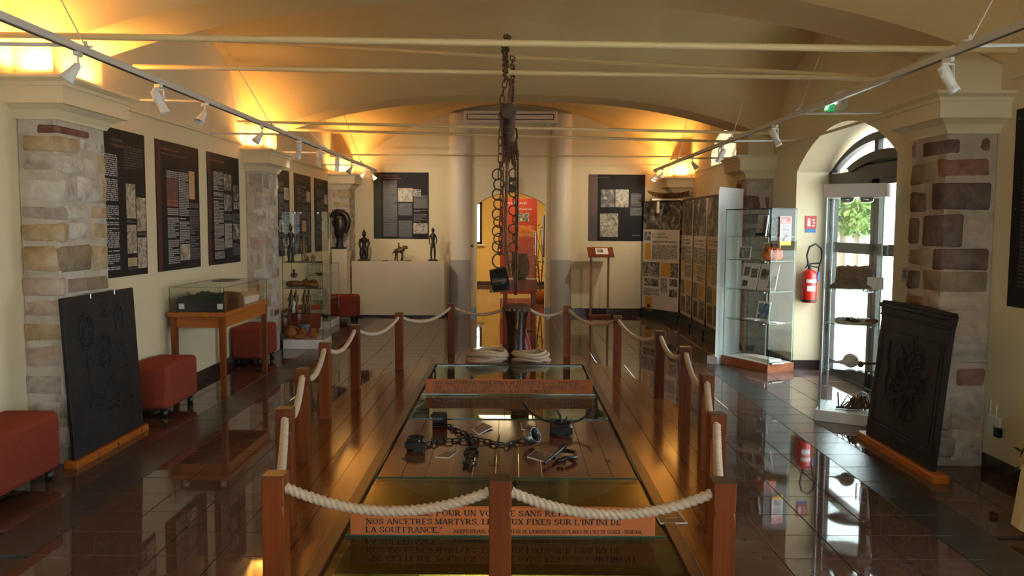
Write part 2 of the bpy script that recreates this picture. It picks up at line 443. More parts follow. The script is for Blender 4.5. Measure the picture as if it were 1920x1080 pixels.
# slab letters for the engraved boards: strokes of thick stems, thin bars and serifs
TS, TH = .20, .10
def slab_pieces(ch):
    q = []
    def rect(x0, x1, y0, y1): q.append([(x0, y0), (x1, y0), (x1, y1), (x0, y1)])
    def ser(x, y, w=.19): rect(x - w, x + w, *((0, .085) if y == 0 else (.915, 1)))
    def stem(x, w=TS, y0=0, y1=1, s=(1, 1)):
        rect(x - w / 2, x + w / 2, y0, y1)
        if s[0]: ser(x, 0)
        if s[1]: ser(x, 1)
    def seg(a, b, w): q.append([(a[0] - w / 2, a[1]), (a[0] + w / 2, a[1]), (b[0] + w / 2, b[1]), (b[0] - w / 2, b[1])])
    def arc(cx, cy, rx, ry, d0, d1, n=10):
        for i in range(n):
            pts = []
            for a in (math.radians(d0 + (d1 - d0) * i / n), math.radians(d0 + (d1 - d0) * (i + 1) / n)):
                w = TH * .8 + (TS - TH * .8) * abs(math.cos(a)); c, s = math.cos(a), math.sin(a)
                pts += [(cx + (rx + w / 2 * .9) * c, cy + (ry + TH * .45) * s), (cx + (rx - w / 2 * 1.1) * c, cy + (ry - TH * .55) * s)]
            q.append([pts[0], pts[2], pts[3], pts[1]])
    def bar(x0, x1, y, tip=0):
        rect(x0, x1, y - TH / 2, y + TH / 2)
        if tip: rect(x1 - .09, x1, y - .13 if tip < 0 else y - .05, y + .05 if tip < 0 else y + .13)
    w = .92
    if ch == 'A': seg((.1, 0), (.46, 1), .11); seg((.46, 1), (.84, 0), .21); bar(.25, .68, .32); ser(.1, 0, .15); ser(.84, 0, .17)
    elif ch == 'B': stem(.2); arc(.40, .74, .26, .21, -90, 90); arc(.42, .26, .29, .21, -90, 90); bar(.2, .42, .95); bar(.2, .42, .5); bar(.2, .42, .05)
    elif ch == 'C': arc(.5, .5, .36, .45, 45, 315, 14); rect(.76, .86, .62, .98)
    elif ch == 'D': stem(.2); arc(.40, .5, .36, .45, -90, 90, 12); bar(.2, .42, .95); bar(.2, .42, .05)
    elif ch in 'EF':
        stem(.2); bar(.2, .78, .95, -1); bar(.2, .60, .5); w = .84
        if ch == 'E': bar(.2, .80, .05, 1)
    elif ch == 'G': arc(.5, .5, .36, .45, 45, 320, 14); rect(.76, .86, .62, .98); rect(.70, .90, .08, .42); rect(.56, .98, .38, .47); w = .98
    elif ch == 'H': stem(.2); stem(.78); bar(.2, .78, .5); w = .98
    elif ch == 'I': stem(.22); w = .44
    elif ch == 'J': stem(.5, s=(0, 1), y0=.2); arc(.32, .24, .2, .2, 180, 360); w = .72
    elif ch == 'K': stem(.2); seg((.76, 1), (.24, .4), .12); seg((.40, .58), (.84, 0), .2); ser(.76, 1, .15); ser(.84, 0, .15); w = .98
    elif ch == 'L': stem(.2); bar(.2, .78, .05, 1); w = .82
    elif ch == 'M': stem(.17, .1); stem(.93); seg((.18, 1), (.54, .08), .19); seg((.92, 1), (.54, .08), .1); w = 1.12
    elif ch == 'N': stem(.17, .1); stem(.82, .1, s=(0, 1)); seg((.16, 1), (.80, 0), .21); w = 1.0
    elif ch in 'OQ':
        arc(.5, .5, .36, .45, 0, 360, 18); w = 1.0
        if ch == 'Q': seg((.5, .2), (.82, -.12), .15)
    elif ch in 'PR':
        stem(.2); arc(.42, .72, .28, .23, -90, 90); bar(.2, .44, .95); bar(.2, .44, .49)
        if ch == 'R': seg((.46, .48), (.82, 0), .2); ser(.84, 0, .13); w = .96
    elif ch == 'S': arc(.44, .73, .27, .22, 20, 270, 10); arc(.44, .27, .29, .22, -160, 90, 10); rect(.68, .77, .66, .98); rect(.1, .19, .02, .34); w = .86
    elif ch == 'T': bar(.06, .86, .95); stem(.46, s=(1, 0)); rect(.05, .14, .72, 1); rect(.78, .87, .72, 1)
    elif ch == 'U': rect(.10, .30, .3, 1); ser(.2, 1); arc(.49, .32, .29, .27, 180, 360); rect(.73, .83, .3, 1); ser(.78, 1, .16); w = .98
    elif ch == 'V': seg((.16, 1), (.5, 0), .21); seg((.84, 1), (.5, 0), .11); ser(.16, 1); ser(.84, 1, .15)
    elif ch == 'W': seg((.14, 1), (.40, 0), .2); seg((.64, 1), (.40, 0), .1); seg((.62, 1), (.88, 0), .2); seg((1.12, 1), (.88, 0), .1); ser(.14, 1); ser(1.12, 1, .15); w = 1.28
    elif ch == 'X': seg((.2, 1), (.8, 0), .21); seg((.78, 1), (.18, 0), .11); ser(.2, 1, .17); ser(.78, 1, .15); ser(.18, 0, .15); ser(.8, 0, .17); w = .98
    elif ch == 'Y': seg((.16, 1), (.46, .45), .2); seg((.8, 1), (.46, .45), .1); stem(.46, y1=.5, s=(1, 0)); ser(.16, 1, .16); ser(.8, 1, .14)
    elif ch == 'Z': bar(.1, .78, .95); bar(.1, .8, .05, 1); seg((.72, .98), (.18, .02), .2); rect(.08, .17, .75, 1); w = .86
    elif ch == '"': rect(.08, .2, .66, 1); rect(.3, .42, .66, 1); w = .5
    elif ch == "'": rect(.08, .22, .66, 1); w = .3
    elif ch == ',': rect(.08, .25, 0, .17); seg((.2, .04), (.1, -.18), .08); w = .34
    elif ch == '.': rect(.08, .26, 0, .18); w = .34
    elif ch == '-': rect(.06, .4, .38, .52); w = .46
    else: w = .42
    return q, w
def slab(s, name, mat, parent, p, h, width):
    """engraved line facing -y, stretched to width along x"""
    x = 0; out = []
    for ch in s:
        q, w = slab_pieces(ch)
        out += [[(x + a, b_) for a, b_ in poly] for poly in q]; x += w
    k = width / x; p = V(p); b = B()
    for poly in out: b.add([(p.x + a * k, p.y, p.z + b_ * h) for a, b_ in poly], [(0, 1, 2, 3)])
    return tag(b.build(name, mat, parent), kind='stuff')
# ------------------------------------------------------------------ the room
XL, XR, YN, YF = -3.2, 3.17, -3.4, 14.8
PX0, PX1, PY0, PY1 = -.85, .80, 3.25, 9.1                  # glass pit opening
DECKZ = .03

# boat outline of the platform: (Y, left X, right X), through the post bases
HULL = [(2.9, -.86, .76), (3.0, -.906, .80), (4.16, -1.182, 1.06), (5.25, -1.39, 1.27), (6.45, -1.52, 1.39), (7.5, -1.50, 1.355),
        (8.75, -1.235, 1.13), (9.85, -.77, .68), (10.45, -.36, .30), (10.75, -.08, .03)]
def hull(y, side, off=.085):
    if y < HULL[0][0] or y > HULL[-1][0]: return None
    for a, b in zip(HULL, HULL[1:]):
        if a[0] <= y <= b[0]:
            t = (y - a[0]) / (b[0] - a[0])
            return (a[1] + (b[1] - a[1]) * t - off) if side < 0 else (a[2] + (b[2] - a[2]) * t + off)
# floor: grout bed with a hole for the pit, tiles laid on it one by one
b = B()
b.box(XL - .5, XR + .5, YN, PY0, -.06, -.003); b.box(XL - .5, XR + .5, PY1, 22.3, -.06, -.003)
b.box(XL - .5, PX0, PY0, PY1, -.06, -.003); b.box(PX1, XR + .5, PY0, PY1, -.06, -.003)
floor = struct(b, 'floor', 'grout')
T = .301
X_T0, Y_T0 = 1.902, 4.684
tb = B(); tb.bx(-T / 2 + .0024, T / 2 - .0024, -T / 2 + .0024, T / 2 - .0024, -.012, 0, .0015)
tile0 = tb.build('tile', 'tile'); tile_me = tile0.data
tile_me2 = tile_me.copy(); tile_me2.materials.clear(); tile_me2.materials.append(M['granite'])
bpy.data.objects.remove(tile0)
cells = []
i0 = int((XL - .45 - X_T0) / T) - 1; i1 = int((XR + .45 - X_T0) / T) + 1
j0 = int((YN - Y_T0) / T); j1 = int((22.0 - Y_T0) / T)
for i in range(i0, i1):
    for j in range(j0, j1):
        cx, cy = X_T0 + (i + .5) * T, Y_T0 + (j + .5) * T
        if cy < YF and not (XL - .15 < cx < XR + .5): continue
        if cy > YF + .3 and abs(cx) > 2.6: continue
        hl, hr = hull(cy, -1, -.12), hull(cy, 1, -.12)
        if hl is not None and hl + .12 < cx < hr - .12: continue
        border = (2.19 < cx < 2.52) or (-2.63 < cx < -2.31)
        d = V((cx, cy, 0)) - CAM0
        l = CROT.transposed() @ d
        inview = l.z < -.1 and abs(l.x / l.z) < 985 / FPX and abs(l.y / l.z) < 580 / FPX
        cells.append((0 if inview else 1, cy, cx, border))
cells.sort()
rest = {False: B(), True: B()}
nt_ = 0
for k, (nv, cy, cx, border) in enumerate(cells):
    if k < 296 and nv == 0:
        o = bpy.data.objects.new('tile', tile_me2 if border else tile_me); COL.objects.link(o)
        o.parent = floor; o.location = V((cx, cy, 0)) - WO[floor.name]
    else:
        rest[border and cy < YF].bx(cx - T / 2 + .0024, cx + T / 2 - .0024, cy - T / 2 + .0024, cy + T / 2 - .0024, -.012, 0, .0015)
tag(rest[False].build('tile_field', 'tile', floor), kind='stuff')
tag(rest[True].build('border_tile_field', 'granite', floor), kind='stuff')

# walls
ZT = 4.3
def arch_z(y, yc, half, zs, za):
    rise = za - zs; rad = (half * half + rise * rise) / (2 * rise)
    return za - rad + math.sqrt(max(rad * rad - (y - yc) ** 2, 0))
def wall_run(b, x0, x1, ya, yb, holes, m=0):
    """wall along Y between ya and yb with arched holes (yc, half, sill, spring, apex)"""
    y = ya
    for yc, half, sill, zs, za in sorted(holes):
        b.box(x0, x1, y, yc - half, 0, ZT, m)
        if sill > 0: b.box(x0, x1, yc - half, yc + half, 0, sill, m)
        N = 28
        for k in range(N):
            u, w = yc - half + 2 * half * k / N, yc - half + 2 * half * (k + 1) / N
            zu, zw = arch_z(u, yc, half, zs, za), arch_z(w, yc, half, zs, za)
            b.prism([(x0, u, zu), (x0, w, zw), (x0, w, ZT), (x0, u, ZT)], (x1 - x0, 0, 0), m)
        y = yc + half
    b.box(x0, x1, y, yb, 0, ZT, m)
b = B(); b.box(XL - .4, XL, YN, YF + .3, 0, ZT); struct(b, 'wall_left', 'plaster')
DOOR = (7.9, 1.18, 0, 2.222, 2.62)
DOOR0 = (2.7, 1.15, 0, 2.222, 2.62)
DOOR9 = (-1.3, 1.15, 0, 2.222, 2.62)
LUN = (12.3, .72, 2.57, 2.78, 3.06)
b = B(); wall_run(b, XR, XR + .43, YN, YF + .3, [DOOR, DOOR0, DOOR9, LUN]); struct(b, 'wall_right', 'plaster')
b = B(); xs_ = [XL - .4, -2.35, -.65, .65, 2.35, XR + .43]
for k in range(5):
    if k % 2 == 0: b.box(xs_[k], xs_[k + 1], YN - .3, YN, 0, ZT)
    else: b.box(xs_[k], xs_[k + 1], YN - .3, YN, 0, .65); b.box(xs_[k], xs_[k + 1], YN - .3, YN, 2.55, ZT)
struct(b, 'wall_near', 'plaster')
for k, nm in ((1, 'window_3'), (3, 'window_4')):
    x0, x1 = xs_[k], xs_[k + 1]; b = B()
    for q in (x0, (x0 + x1) / 2 - .03, x1 - .06): b.bx(q, q + .06, YN - .2, YN - .14, .65, 2.55, .004)
    for q in (.65, 1.57, 2.49): b.bx(x0, x1, YN - .2, YN - .14, q, q + .06, .004)
    w_ = struct(b, nm, 'matwhite'); b = B(); b.box(x0 + .02, x1 - .02, YN - .175, YN - .17, .67, 2.53); b.build('pane', 'doorglass', w_)
# far wall with the low arched doorway
DX0, DX1 = P(893, 500, YF).x, P(1022, 500, YF).x
DXC, DXH = (DX0 + DX1) / 2, (DX1 - DX0) / 2
DZS, DZA = P(893, 384, YF).z, P(958, 361, YF).z
b = B()
b.box(XL, DX0, YF, YF + .3, 0, ZT); b.box(DX1, XR, YF, YF + .3, 0, ZT)
for k in range(16):
    u, w = DX0 + 2 * DXH * k / 16, DX0 + 2 * DXH * (k + 1) / 16
    b.prism([(u, YF, arch_z(u, DXC, DXH, DZS, DZA)), (w, YF, arch_z(w, DXC, DXH, DZS, DZA)), (w, YF, ZT), (u, YF, ZT)], (0, .3, 0))
struct(b, 'wall_far', 'plaster')
# string course at the foot of the vault
for nm, x0, x1 in (('trim_1', XL, XL + .018), ('trim_2', XR - .018, XR)):
    b = B()
    for ya, yb in ((YN, 5.2), (5.95, 9.72), (10.42, 14.1)): b.bx(x0, x1, ya, yb, 2.545, 2.575, .004)
    struct(b, nm, 'plaster')
b = B(); b.bx(XL + .4, -.3, YF - .016, YF, 2.70, 2.725, .004); b.bx(.3, XR - .3, YF - .016, YF, 2.70, 2.725, .004); struct(b, 'trim_3', 'plaster')
# skirting tiles
def skirt(nm, runs):
    o = None
    for x0, x1, y0, y1 in runs:
        along = 'x' if x1 - x0 > y1 - y0 else 'y'
        n = max(1, round((max(x1 - x0, y1 - y0)) / .301))
        for k in range(n):
            b = B()
            if along == 'x': b.bx(x0 + (x1 - x0) * k / n + .001, x0 + (x1 - x0) * (k + 1) / n - .001, y0, y1, 0, .11, .002)
            else: b.bx(x0, x1, y0 + (y1 - y0) * k / n + .001, y0 + (y1 - y0) * (k + 1) / n - .001, 0, .11, .002)
            if o is None: o = struct(b, nm, 'skirting')
            else: b.build('skirting_tile', 'skirting', o)
skirt('baseboard_left', [(XL, XL + .014, 2.0, 5.25), (XL, XL + .014, 5.92, 9.74), (XL, XL + .014, 10.38, 14.2)])
skirt('baseboard_right', [(XR - .014, XR, 3.87, 5.32), (XR - .014, XR, 5.82, 6.7), (XR - .014, XR, 9.1, 9.9), (XR - .014, XR, 10.42, 14.2), (XR, XR + .36, 9.063, 9.078)])
skirt('baseboard_far', [(XL + .4, DX0, YF - .014, YF), (DX1, XR - .3, YF - .014, YF)])

# vaulted ceiling: four groin vault bays and the plain bands between them
XC, HA, ZS = (XL + XR) / 2, (XR - XL) / 2 + .02, 2.66
def Gz(s): return ZS + .92 * math.sqrt(max(0, 1 - s * s))
def Lz(s): return ZS + 1.0 * math.sqrt(max(0, 1 - s * s))
def Az(s): return ZS + .52 * (1 - abs(s) ** 2.5)
def Ez(s):
    h = min(abs(s) / .90, 1); rise = 1.14; rad = (2.75 ** 2 + rise * rise) / (2 * rise)
    return ZS + rise - rad + math.sqrt(rad * rad - (h * 2.75) ** 2)
b = B()
def severy(fn, N=44, K=22):
    vs = []; fs = []
    for i in range(N + 1):
        for k in range(K + 1): vs.append(fn(-1 + 2 * i / N, k / K))
    for i in range(N):
        for k in range(K):
            a = i * (K + 1) + k
            fs.append((a, a + 1, a + K + 2, a + K + 1))
    b.add(vs, fs, True)
def bay(ya, yb, efront, eback):
    yc, hb = (ya + yb) / 2, (yb - ya) / 2
    def z_(s, t, E):
        a = abs(s); g = Gz(a); return g + (E(a) - g) * t
    for sg, E in ((-1, efront), (1, eback)):
        severy(lambda s, t: (XC + HA * s, yc + sg * hb * (abs(s) + (1 - abs(s)) * t), z_(s, t, E)))
    for sg in (-1, 1):
        severy(lambda s, t: (XC + sg * HA * (abs(s) + (1 - abs(s)) * t), yc + hb * s, z_(s, t, Lz)))
def band(ya, yb):
    severy(lambda s, t: (XC + HA * s, ya + (yb - ya) * t, Az(s)), 44, 1)
A1, A2 = (5.3, 5.85), (9.83, 10.37)
bay(YN, .75, Ez, Az); band(.75, 1.3); bay(1.3, A1[0], Az, Az); band(*A1); bay(A1[1], A2[0], Az, Az); band(*A2); bay(A2[1], YF, Az, Ez)
b.box(XL - .4, XR + .43, YN - .3, YF + .3, ZT, ZT + .15)
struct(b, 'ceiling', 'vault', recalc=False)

# stone pillars with moulded capitals
def frust(b, x0, x1, y0, y1, z0, o0, z1, o1, wall):
    """frustum on a plan rectangle grown by o0 below and o1 above, flat against the wall side"""
    def ring(o):
        a, c = (x0, x1 + o) if wall < 0 else (x0 - o, x1)
        return [(a, y0 - o), (c, y0 - o), (c, y1 + o), (a, y1 + o)]
    p, q = ring(o0), ring(o1)
    vs = [(x, y, z0) for x, y in p] + [(x, y, z1) for x, y in q]
    b.add(vs, [(3, 2, 1, 0), (4, 5, 6, 7)] + [(i, (i + 1) % 4, 4 + (i + 1) % 4, 4 + i) for i in range(4)])
def pillar(label, wall, xf, y0, y1, zb, zt, pal, mortar, gap, hmin, hmax, seed, sides=True, proud=.012, wmin=.16, wmax=.34, seen=None):
    rnd = random.Random(seed); u = rnd.uniform
    x0, x1 = (XL, xf) if wall < 0 else (xf, XR)
    t = thing('stone_pillar', label, 'pillar', ((x0 + x1) / 2, (y0 + y1) / 2, 0))
    b = B(); b.bx(x0, x1, y0, y1, 0, zb + .02, .01); b.build('mortar_core', mortar, t)
    ins = .012
    def put(xa, xb, ya, yb, za, zb_):
        b = B(); b.cbox((xa, ya, za), (xb - xa, 0, 0), (0, yb - ya, 0), (0, 0, zb_ - za), min(.032, (zb_ - za) * .3, abs(xb - xa) * .3), 0, .010, True)
        b.build('stone', rnd.choices([p[0] for p in pal], [p[1](za) for p in pal])[0], t)
    z = .03; k = 0
    inner = x1 if wall < 0 else x0; sg = -1 if wall < 0 else 1        # inner face, direction to the wall
    wx = abs(x1 - x0); wy = y1 - y0
    if seen:
        xcorner = 960 + FPX * inner / y0 * .997
        for px0, py0, px1, py1, mt in seen:
            pym = (py0 + py1) / 2; pr = u(proud * .5, proud)
            xn, xw = (px0, px1) if wall > 0 else (px1, px0)      # far-back side of the side face, wall side of the front face
            on_front = (px1 - xcorner > 4) if wall > 0 else (xcorner - px0 > 4)
            on_side = (xcorner - px0 > 4) if wall > 0 else (px1 - xcorner > 4)
            ya = y0 - pr if on_front else W(px1 if wall > 0 else px0, pym, inner).y
            yb = W(xn, pym, inner).y if on_side else y0 + .1
            xi = inner - sg * pr if on_side else P(px0 if wall > 0 else px1, pym, y0).x
            xo = P(xw, pym, y0).x if on_front else inner + sg * .1
            yref = y0 if on_front else (ya + yb) / 2
            xm = px0 if not on_front else (max(px0, xcorner) + px1) / 2 if wall > 0 else (px0 + min(px1, xcorner)) / 2
            zA, zB = P(xm, py1, yref).z, P(xm, py0, yref).z
            b = B(); xa, xb = sorted((xi, xo)); yb = max(min(yb, y1 - .005), ya + .04)
            b.cbox((xa, ya, zA), (xb - xa, 0, 0), (0, yb - ya, 0), (0, 0, zB - zA), min(.012 if on_front and on_side else .02, (zB - zA) * .3, (xb - xa) * .3, (yb - ya) * .3), 0, .004 if on_front and on_side else .007, True); b.build('stone', mt, t)
        z = zb
    while z < zb - .05:
        h = min(u(hmin, hmax), zb - z)
        if zb - z - h < .08: h = zb - z
        za, zc = z + gap * .5, z + h - gap * .5
        pr = u(proud * .4, proud)
        if k % 2: la, lb = wx * u(.75, 1.0), wy * u(.26, .42)
        else: la, lb = wx * u(.45, .65), wy * u(.5, .75)
        # corner stone shows on both faces
        xa, xb = sorted((inner - sg * pr, inner + sg * min(la, wx - .02)))
        put(xa, xb, y0 - pr, y0 + lb, za, zc)
        if la < wx - .1:
            xa, xb = sorted((inner + sg * (la + gap), inner + sg * (wx - .015)))
            put(xa, xb, y0 - u(.3, 1) * proud, y0 + .12, za + u(0, .012), zc - u(0, .012))
        y = y0 + lb + gap
        while sides and y < y1 - .06:
            w = min(u(wmin, wmax), y1 - y)
            if y1 - y - w < .09: w = y1 - y
            xa, xb = sorted((inner - sg * u(.3, 1) * proud, inner + sg * .12))
            put(xa, xb, y, y + w, za + u(0, .01), zc - u(0, .01)); y += w + gap
        z += h; k += 1
    c = B()
    H = zt - zb
    frust(c, x0, x1, y0, y1, zb, .015, zb + .06 * H, .02, wall)
    frust(c, x0, x1, y0, y1, zb + .06 * H, .02, zb + .22 * H, .05, wall)
    frust(c, x0, x1, y0, y1, zb + .22 * H, .05, zb + .34 * H, .10, wall)
    frust(c, x0, x1, y0, y1, zb + .34 * H, .125, zb + .76 * H, .125, wall)
    frust(c, x0, x1, y0, y1, zb + .76 * H, .14, zb + .86 * H, .14, wall)
    frust(c, x0, x1, y0, y1, zb + .86 * H, .145, zb + .93 * H, .175, wall)
    frust(c, x0, x1, y0, y1, zb + .93 * H, .18, zt, .18, wall)
    c.build('capital', 'plaster', t)
    c = B(); c.box(x0, x1, y0, y1, zt - .01, 2.80); c.build('impost_block', 'plaster', t)
    return t
SEEN_L = [(69, 233, 165, 249, 'st_red'), (42, 253, 146, 283, 'st_ochre'), (149, 265, 202, 288, 'st_white'), (42, 284, 109, 321, 'st_white'), (114, 292, 178, 328, 'st_white'), (181, 288, 202, 328, 'st_ochre'), (42, 332, 111, 378, 'st_white'), (113, 329, 141, 378, 'st_white'), (145, 330, 192, 381, 'st_white'), (193, 334, 202, 381, 'st_ochre'), (39, 385, 113, 413, 'st_grey'), (116, 384, 167, 412, 'st_white'), (170, 383, 201, 412, 'st_ochre'), (40, 418, 116, 455, 'st_ochre'), (119, 417, 167, 451, 'st_white'), (170, 416, 201, 450, 'st_ochre'), (44, 461, 110, 511, 'st_ochre'), (112, 460, 170, 510, 'st_sand'), (172, 460, 202, 510, 'st_ochre'), (42, 521, 122, 555, 'st_pink'), (126, 517, 203, 549, 'st_sand'), (44, 560, 116, 596, 'st_pink'), (120, 555, 205, 592, 'st_ochre'), (45, 604, 117, 640, 'st_ochre'), (46, 648, 117, 692, 'st_pink'), (46, 700, 118, 742, 'st_grey'), (47, 750, 118, 792, 'st_white'), (48, 800, 118, 850, 'st_grey'), (122, 600, 205, 650, 'st_grey'), (122, 660, 205, 710, 'st_white'), (122, 720, 204, 770, 'st_grey'), (122, 780, 203, 820, 'st_white')]
SEEN_R = [(1732, 260, 1800, 288, 'st_mauve'), (1836, 258, 1858, 284, 'st_mauve'), (1704, 268, 1718, 297, 'st_rose'), (1705, 304, 1754, 346, 'st_sand'), (1770, 296, 1857, 333, 'st_rose'), (1704, 358, 1737, 399, 'st_mauve'), (1750, 342, 1857, 393, 'st_mauve'), (1703, 407, 1725, 459, 'st_mauve'), (1731, 402, 1806, 463, 'st_mauve'), (1812, 410, 1850, 445, 'st_pink'), (1701, 463, 1740, 500, 'st_sand'), (1750, 467, 1854, 507, 'st_mauve'), (1700, 505, 1726, 542, 'st_mauve'), (1732, 508, 1852, 549, 'st_sand'), (1700, 551, 1732, 580, 'st_rose'), (1740, 554, 1855, 584, 'st_pink'), (1700, 590, 1760, 630, 'st_mauve'), (1775, 595, 1852, 632, 'st_pink'), (1700, 640, 1745, 690, 'st_rose'), (1760, 642, 1850, 680, 'st_grey'), (1700, 700, 1770, 740, 'st_mauve'), (1790, 690, 1848, 725, 'st_rose'), (1700, 750, 1760, 795, 'st_grey'), (1775, 738, 1846, 790, 'st_grey'), (1700, 805, 1765, 840, 'st_grey'), (1780, 800, 1842, 868, 'st_white')]
lo = lambda a, b_: (lambda z: a if z < 1.5 else b_)
palL = [('st_white', lo(.5, 2.6)), ('st_ochre', lo(1.6, 1.0)), ('st_grey', lo(.8, .5)), ('st_pink', lo(.8, .2)), ('st_red', lambda z: 5 if z > 2.14 else 0)]
palL2 = [('st_white', lo(.8, .8)), ('st_grey', lo(1, 1.4)), ('st_red', lo(.45, .12)), ('st_ochre', lo(.9, .8)), ('st_pink', lo(.9, .7))]
palR = [('st_mauve', lambda z: 2.6 if z > .95 else .4), ('st_sand', lo(1, .8)), ('st_rose', lambda z: .35 if z > 1 else .5), ('st_pink', lambda z: 2 if z < 1.1 else .05), ('st_grey', lambda z: 4 if z < .8 else .1)]
palR2 = [('st_mauve', lo(1, 1.5)), ('st_grey', lo(1, .4)), ('st_rose', lo(.3, .6))]
pillar('tall limewashed stone pillar nearest on the left, black relief plaque leaning on it', -1, -2.95, 5.27, 5.9, 2.275, 2.53, palL, 'mortar_l', .012, .17, .26, 11, proud=.014, seen=SEEN_L)
pillar('weathered stone pillar in the middle of the left wall, between two rows of posters', -1, -2.99, 9.75, 10.35, 2.25, 2.5, palL2, 'mortar_l', .016, .14, .22, 5)
pillar('grey stone pillar in the far left corner behind the crested head carving', -1, -2.87, 14.25, 14.8, 2.25, 2.5, palL2, 'mortar_l', .016, .14, .22, 8)
pillar('mauve and brick coloured stone pillar nearest on the right, beside the arched glass door', 1, 2.84, 5.33, 5.8, 2.22, 2.47, palR, 'mortar_r', .055, .17, .245, 21, proud=.015, seen=SEEN_R)
pillar('mauve stone pillar on the right wall behind the glass case with wooden base', 1, 2.86, 9.92, 10.39, 2.2, 2.47, palR2, 'mortar_r', .04, .15, .22, 4, proud=.014)
pillar('short looking pillar in the far right corner behind the photo banners', 1, 2.83, 14.35, 14.8, 2.22, 2.47, palR2, 'mortar_r', .04, .15, .22, 14)
# hidden uplights standing on the capitals (left three, far right one)
WARM = (1.0, .50, .13)
def uplights(xf, wall, y0, y1, z, e):
    sg = 1 if wall < 0 else -1
    xw = XL if wall < 0 else XR
    lamp('uplight', 'AREA', ((xf + xw) / 2 + sg * .03, y0 - .085, z + .03), e, WARM, (PI, 0, 0), shape='RECTANGLE', size=.16, size_y=.06, spread=2.7)
    lamp('uplight', 'AREA', (xf + sg * .085, (y0 + y1) / 2, z + .03), e, WARM, (PI, 0, 0), shape='RECTANGLE', size=.06, size_y=.4, spread=2.7)
    lamp('uplight', 'AREA', ((xf + xw) / 2 + sg * .03, y1 + .085, z + .03), e, WARM, (PI, 0, 0), shape='RECTANGLE', size=.16, size_y=.06, spread=2.7)
UP = 4.6
uplights(-2.95, -1, 5.27, 5.9, 2.53, UP)
uplights(-2.99, -1, 9.75, 10.35, 2.5, UP)
uplights(-2.87, -1, 14.25, 14.7, 2.5, UP)
uplights(2.83, 1, 14.35, 14.7, 2.47, UP * 1.3)

# tie rods across the vault
RODG = None
def rod(label, a, b_, r):
    b = B(); b.cyl(a, b_, r, r, 10); return tag(b.build('tie_rod', 'rod'), label, 'rod')
rod('thick cream tie rod nearest the camera, from which the chain starts', P(-10, 66, 5.0), P(1905, 95, 5.0), .021)
rod('cream tie rod second from the camera, between the two near pillars', P(250, 125, 6.05), P(1660, 147, 6.05), .018)
rod('cream tie rod slanting from the left lunette top down to the right pillar', P(372, 74, 8.2), P(1665, 146, 6.1), .017)
rod('thin cream tie rod high in the farther vault', P(705, 192, 12.3), P(1185, 183, 12.3), .011)
rod('cream tie rod in front of the middle pillars, upper of a close pair', P(446, 228, 9.5), P(1455, 250, 9.5), .017)
rod('cream tie rod behind the middle pillars, lower of a close pair', P(545, 243, 10.4), P(1385, 266, 10.4), .017)
rod('lowest looking cream tie rod, near the far wall below the air conditioner', P(618, 290, 13.9), P(1292, 294, 13.9), .014)

# track lighting: two rails with arms to the wall, wires to the vault and spotlights
def rail(label, x, z, y0, y1, arms, wires, sg):
    t = thing('lighting_track', label, 'track', (x, y0, z))
    b = B(); b.bx(x - .019, x + .019, y0, y1, z - .02, z + .02, .003); b.build('rail', 'track', t)
    b = B(); b.bx(x - .012, x + .012, y0 + .02, y1 - .02, z - .0215, z - .0195, .0005); b.build('slot', 'black', t)
    for y in arms:
        b = B(); b.cyl((x, y, z), ((XL if sg < 0 else XR) - sg * .002, y, z + .01), .011, .011, 8); b.build('wall_arm', 'white', t)
    for y, q in wires:
        b = B(); b.cyl((x, y, z + .02), q, .004, .004, 6); b.build('wire', 'white', t)
        b = B(); b.bx(x - .035, x + .035, y - .012, y + .012, z + .02, z + .03, .002); b.cyl((x, y, z + .03), (x, y, z + .055), .012, .008, 8); b.build('clamp', 'white', t)
    return t
XTL, XTR, ZTL, ZTR = -2.36, 2.41, 2.555, 2.565
rail('white light track hung along the left wall', XTL, ZTL, 3.0, 14.05, (4.4, 6.35, 8.6, 10.75, 12.9), ((4.55, (-2.75, 4.8, 3.15)), (8.0, (-2.9, 8.0, 3.5)), (10.2, (-2.6, 9.4, 3.0)), (12.7, (-2.6, 12.4, 3.4))), -1)
rail('white light track hung along the right wall', XTR, ZTR, 3.0, 13.85, (4.35, 6.9, 9.1, 11.4), ((4.35, (2.62, 4.3, 3.05)), (6.9, (2.75, 7.2, 3.3)), (9.0, (2.6, 9.2, 3.05)), (11.9, (2.6, 12.0, 3.4))), 1)
def mk_bell(label):
    t = thing('bell_spotlight', label, 'spotlight', (0, 0, 0))
    b = B(); b.bx(-.016, .016, -.04, .04, -.03, 0, .004); b.build('adapter', 'white', t)
    b = B(); b.cyl((0, 0, -.03), (0, 0, -.075), .007, .007, 8); b.ball((0, 0, -.08), .014); b.build('stem', 'white', t)
    ax = V((-.55, -.15, -.8)).normalized(); c = V((0, 0, -.08))
    b = B(); b.lathe([(0, -.005), (.022, 0), (.026, .03), (.034, .07), (.047, .12), (.05, .125), (.046, .125), (.03, .08), (0, .06)], c, 18, 0, ax); b.build('bell_shade', 'white', t)
    b = B(); b.lathe([(0, .085), (.033, .09), (.036, .095)], c, 14, 0, ax); b.build('lens', 'steel', t)
    return t
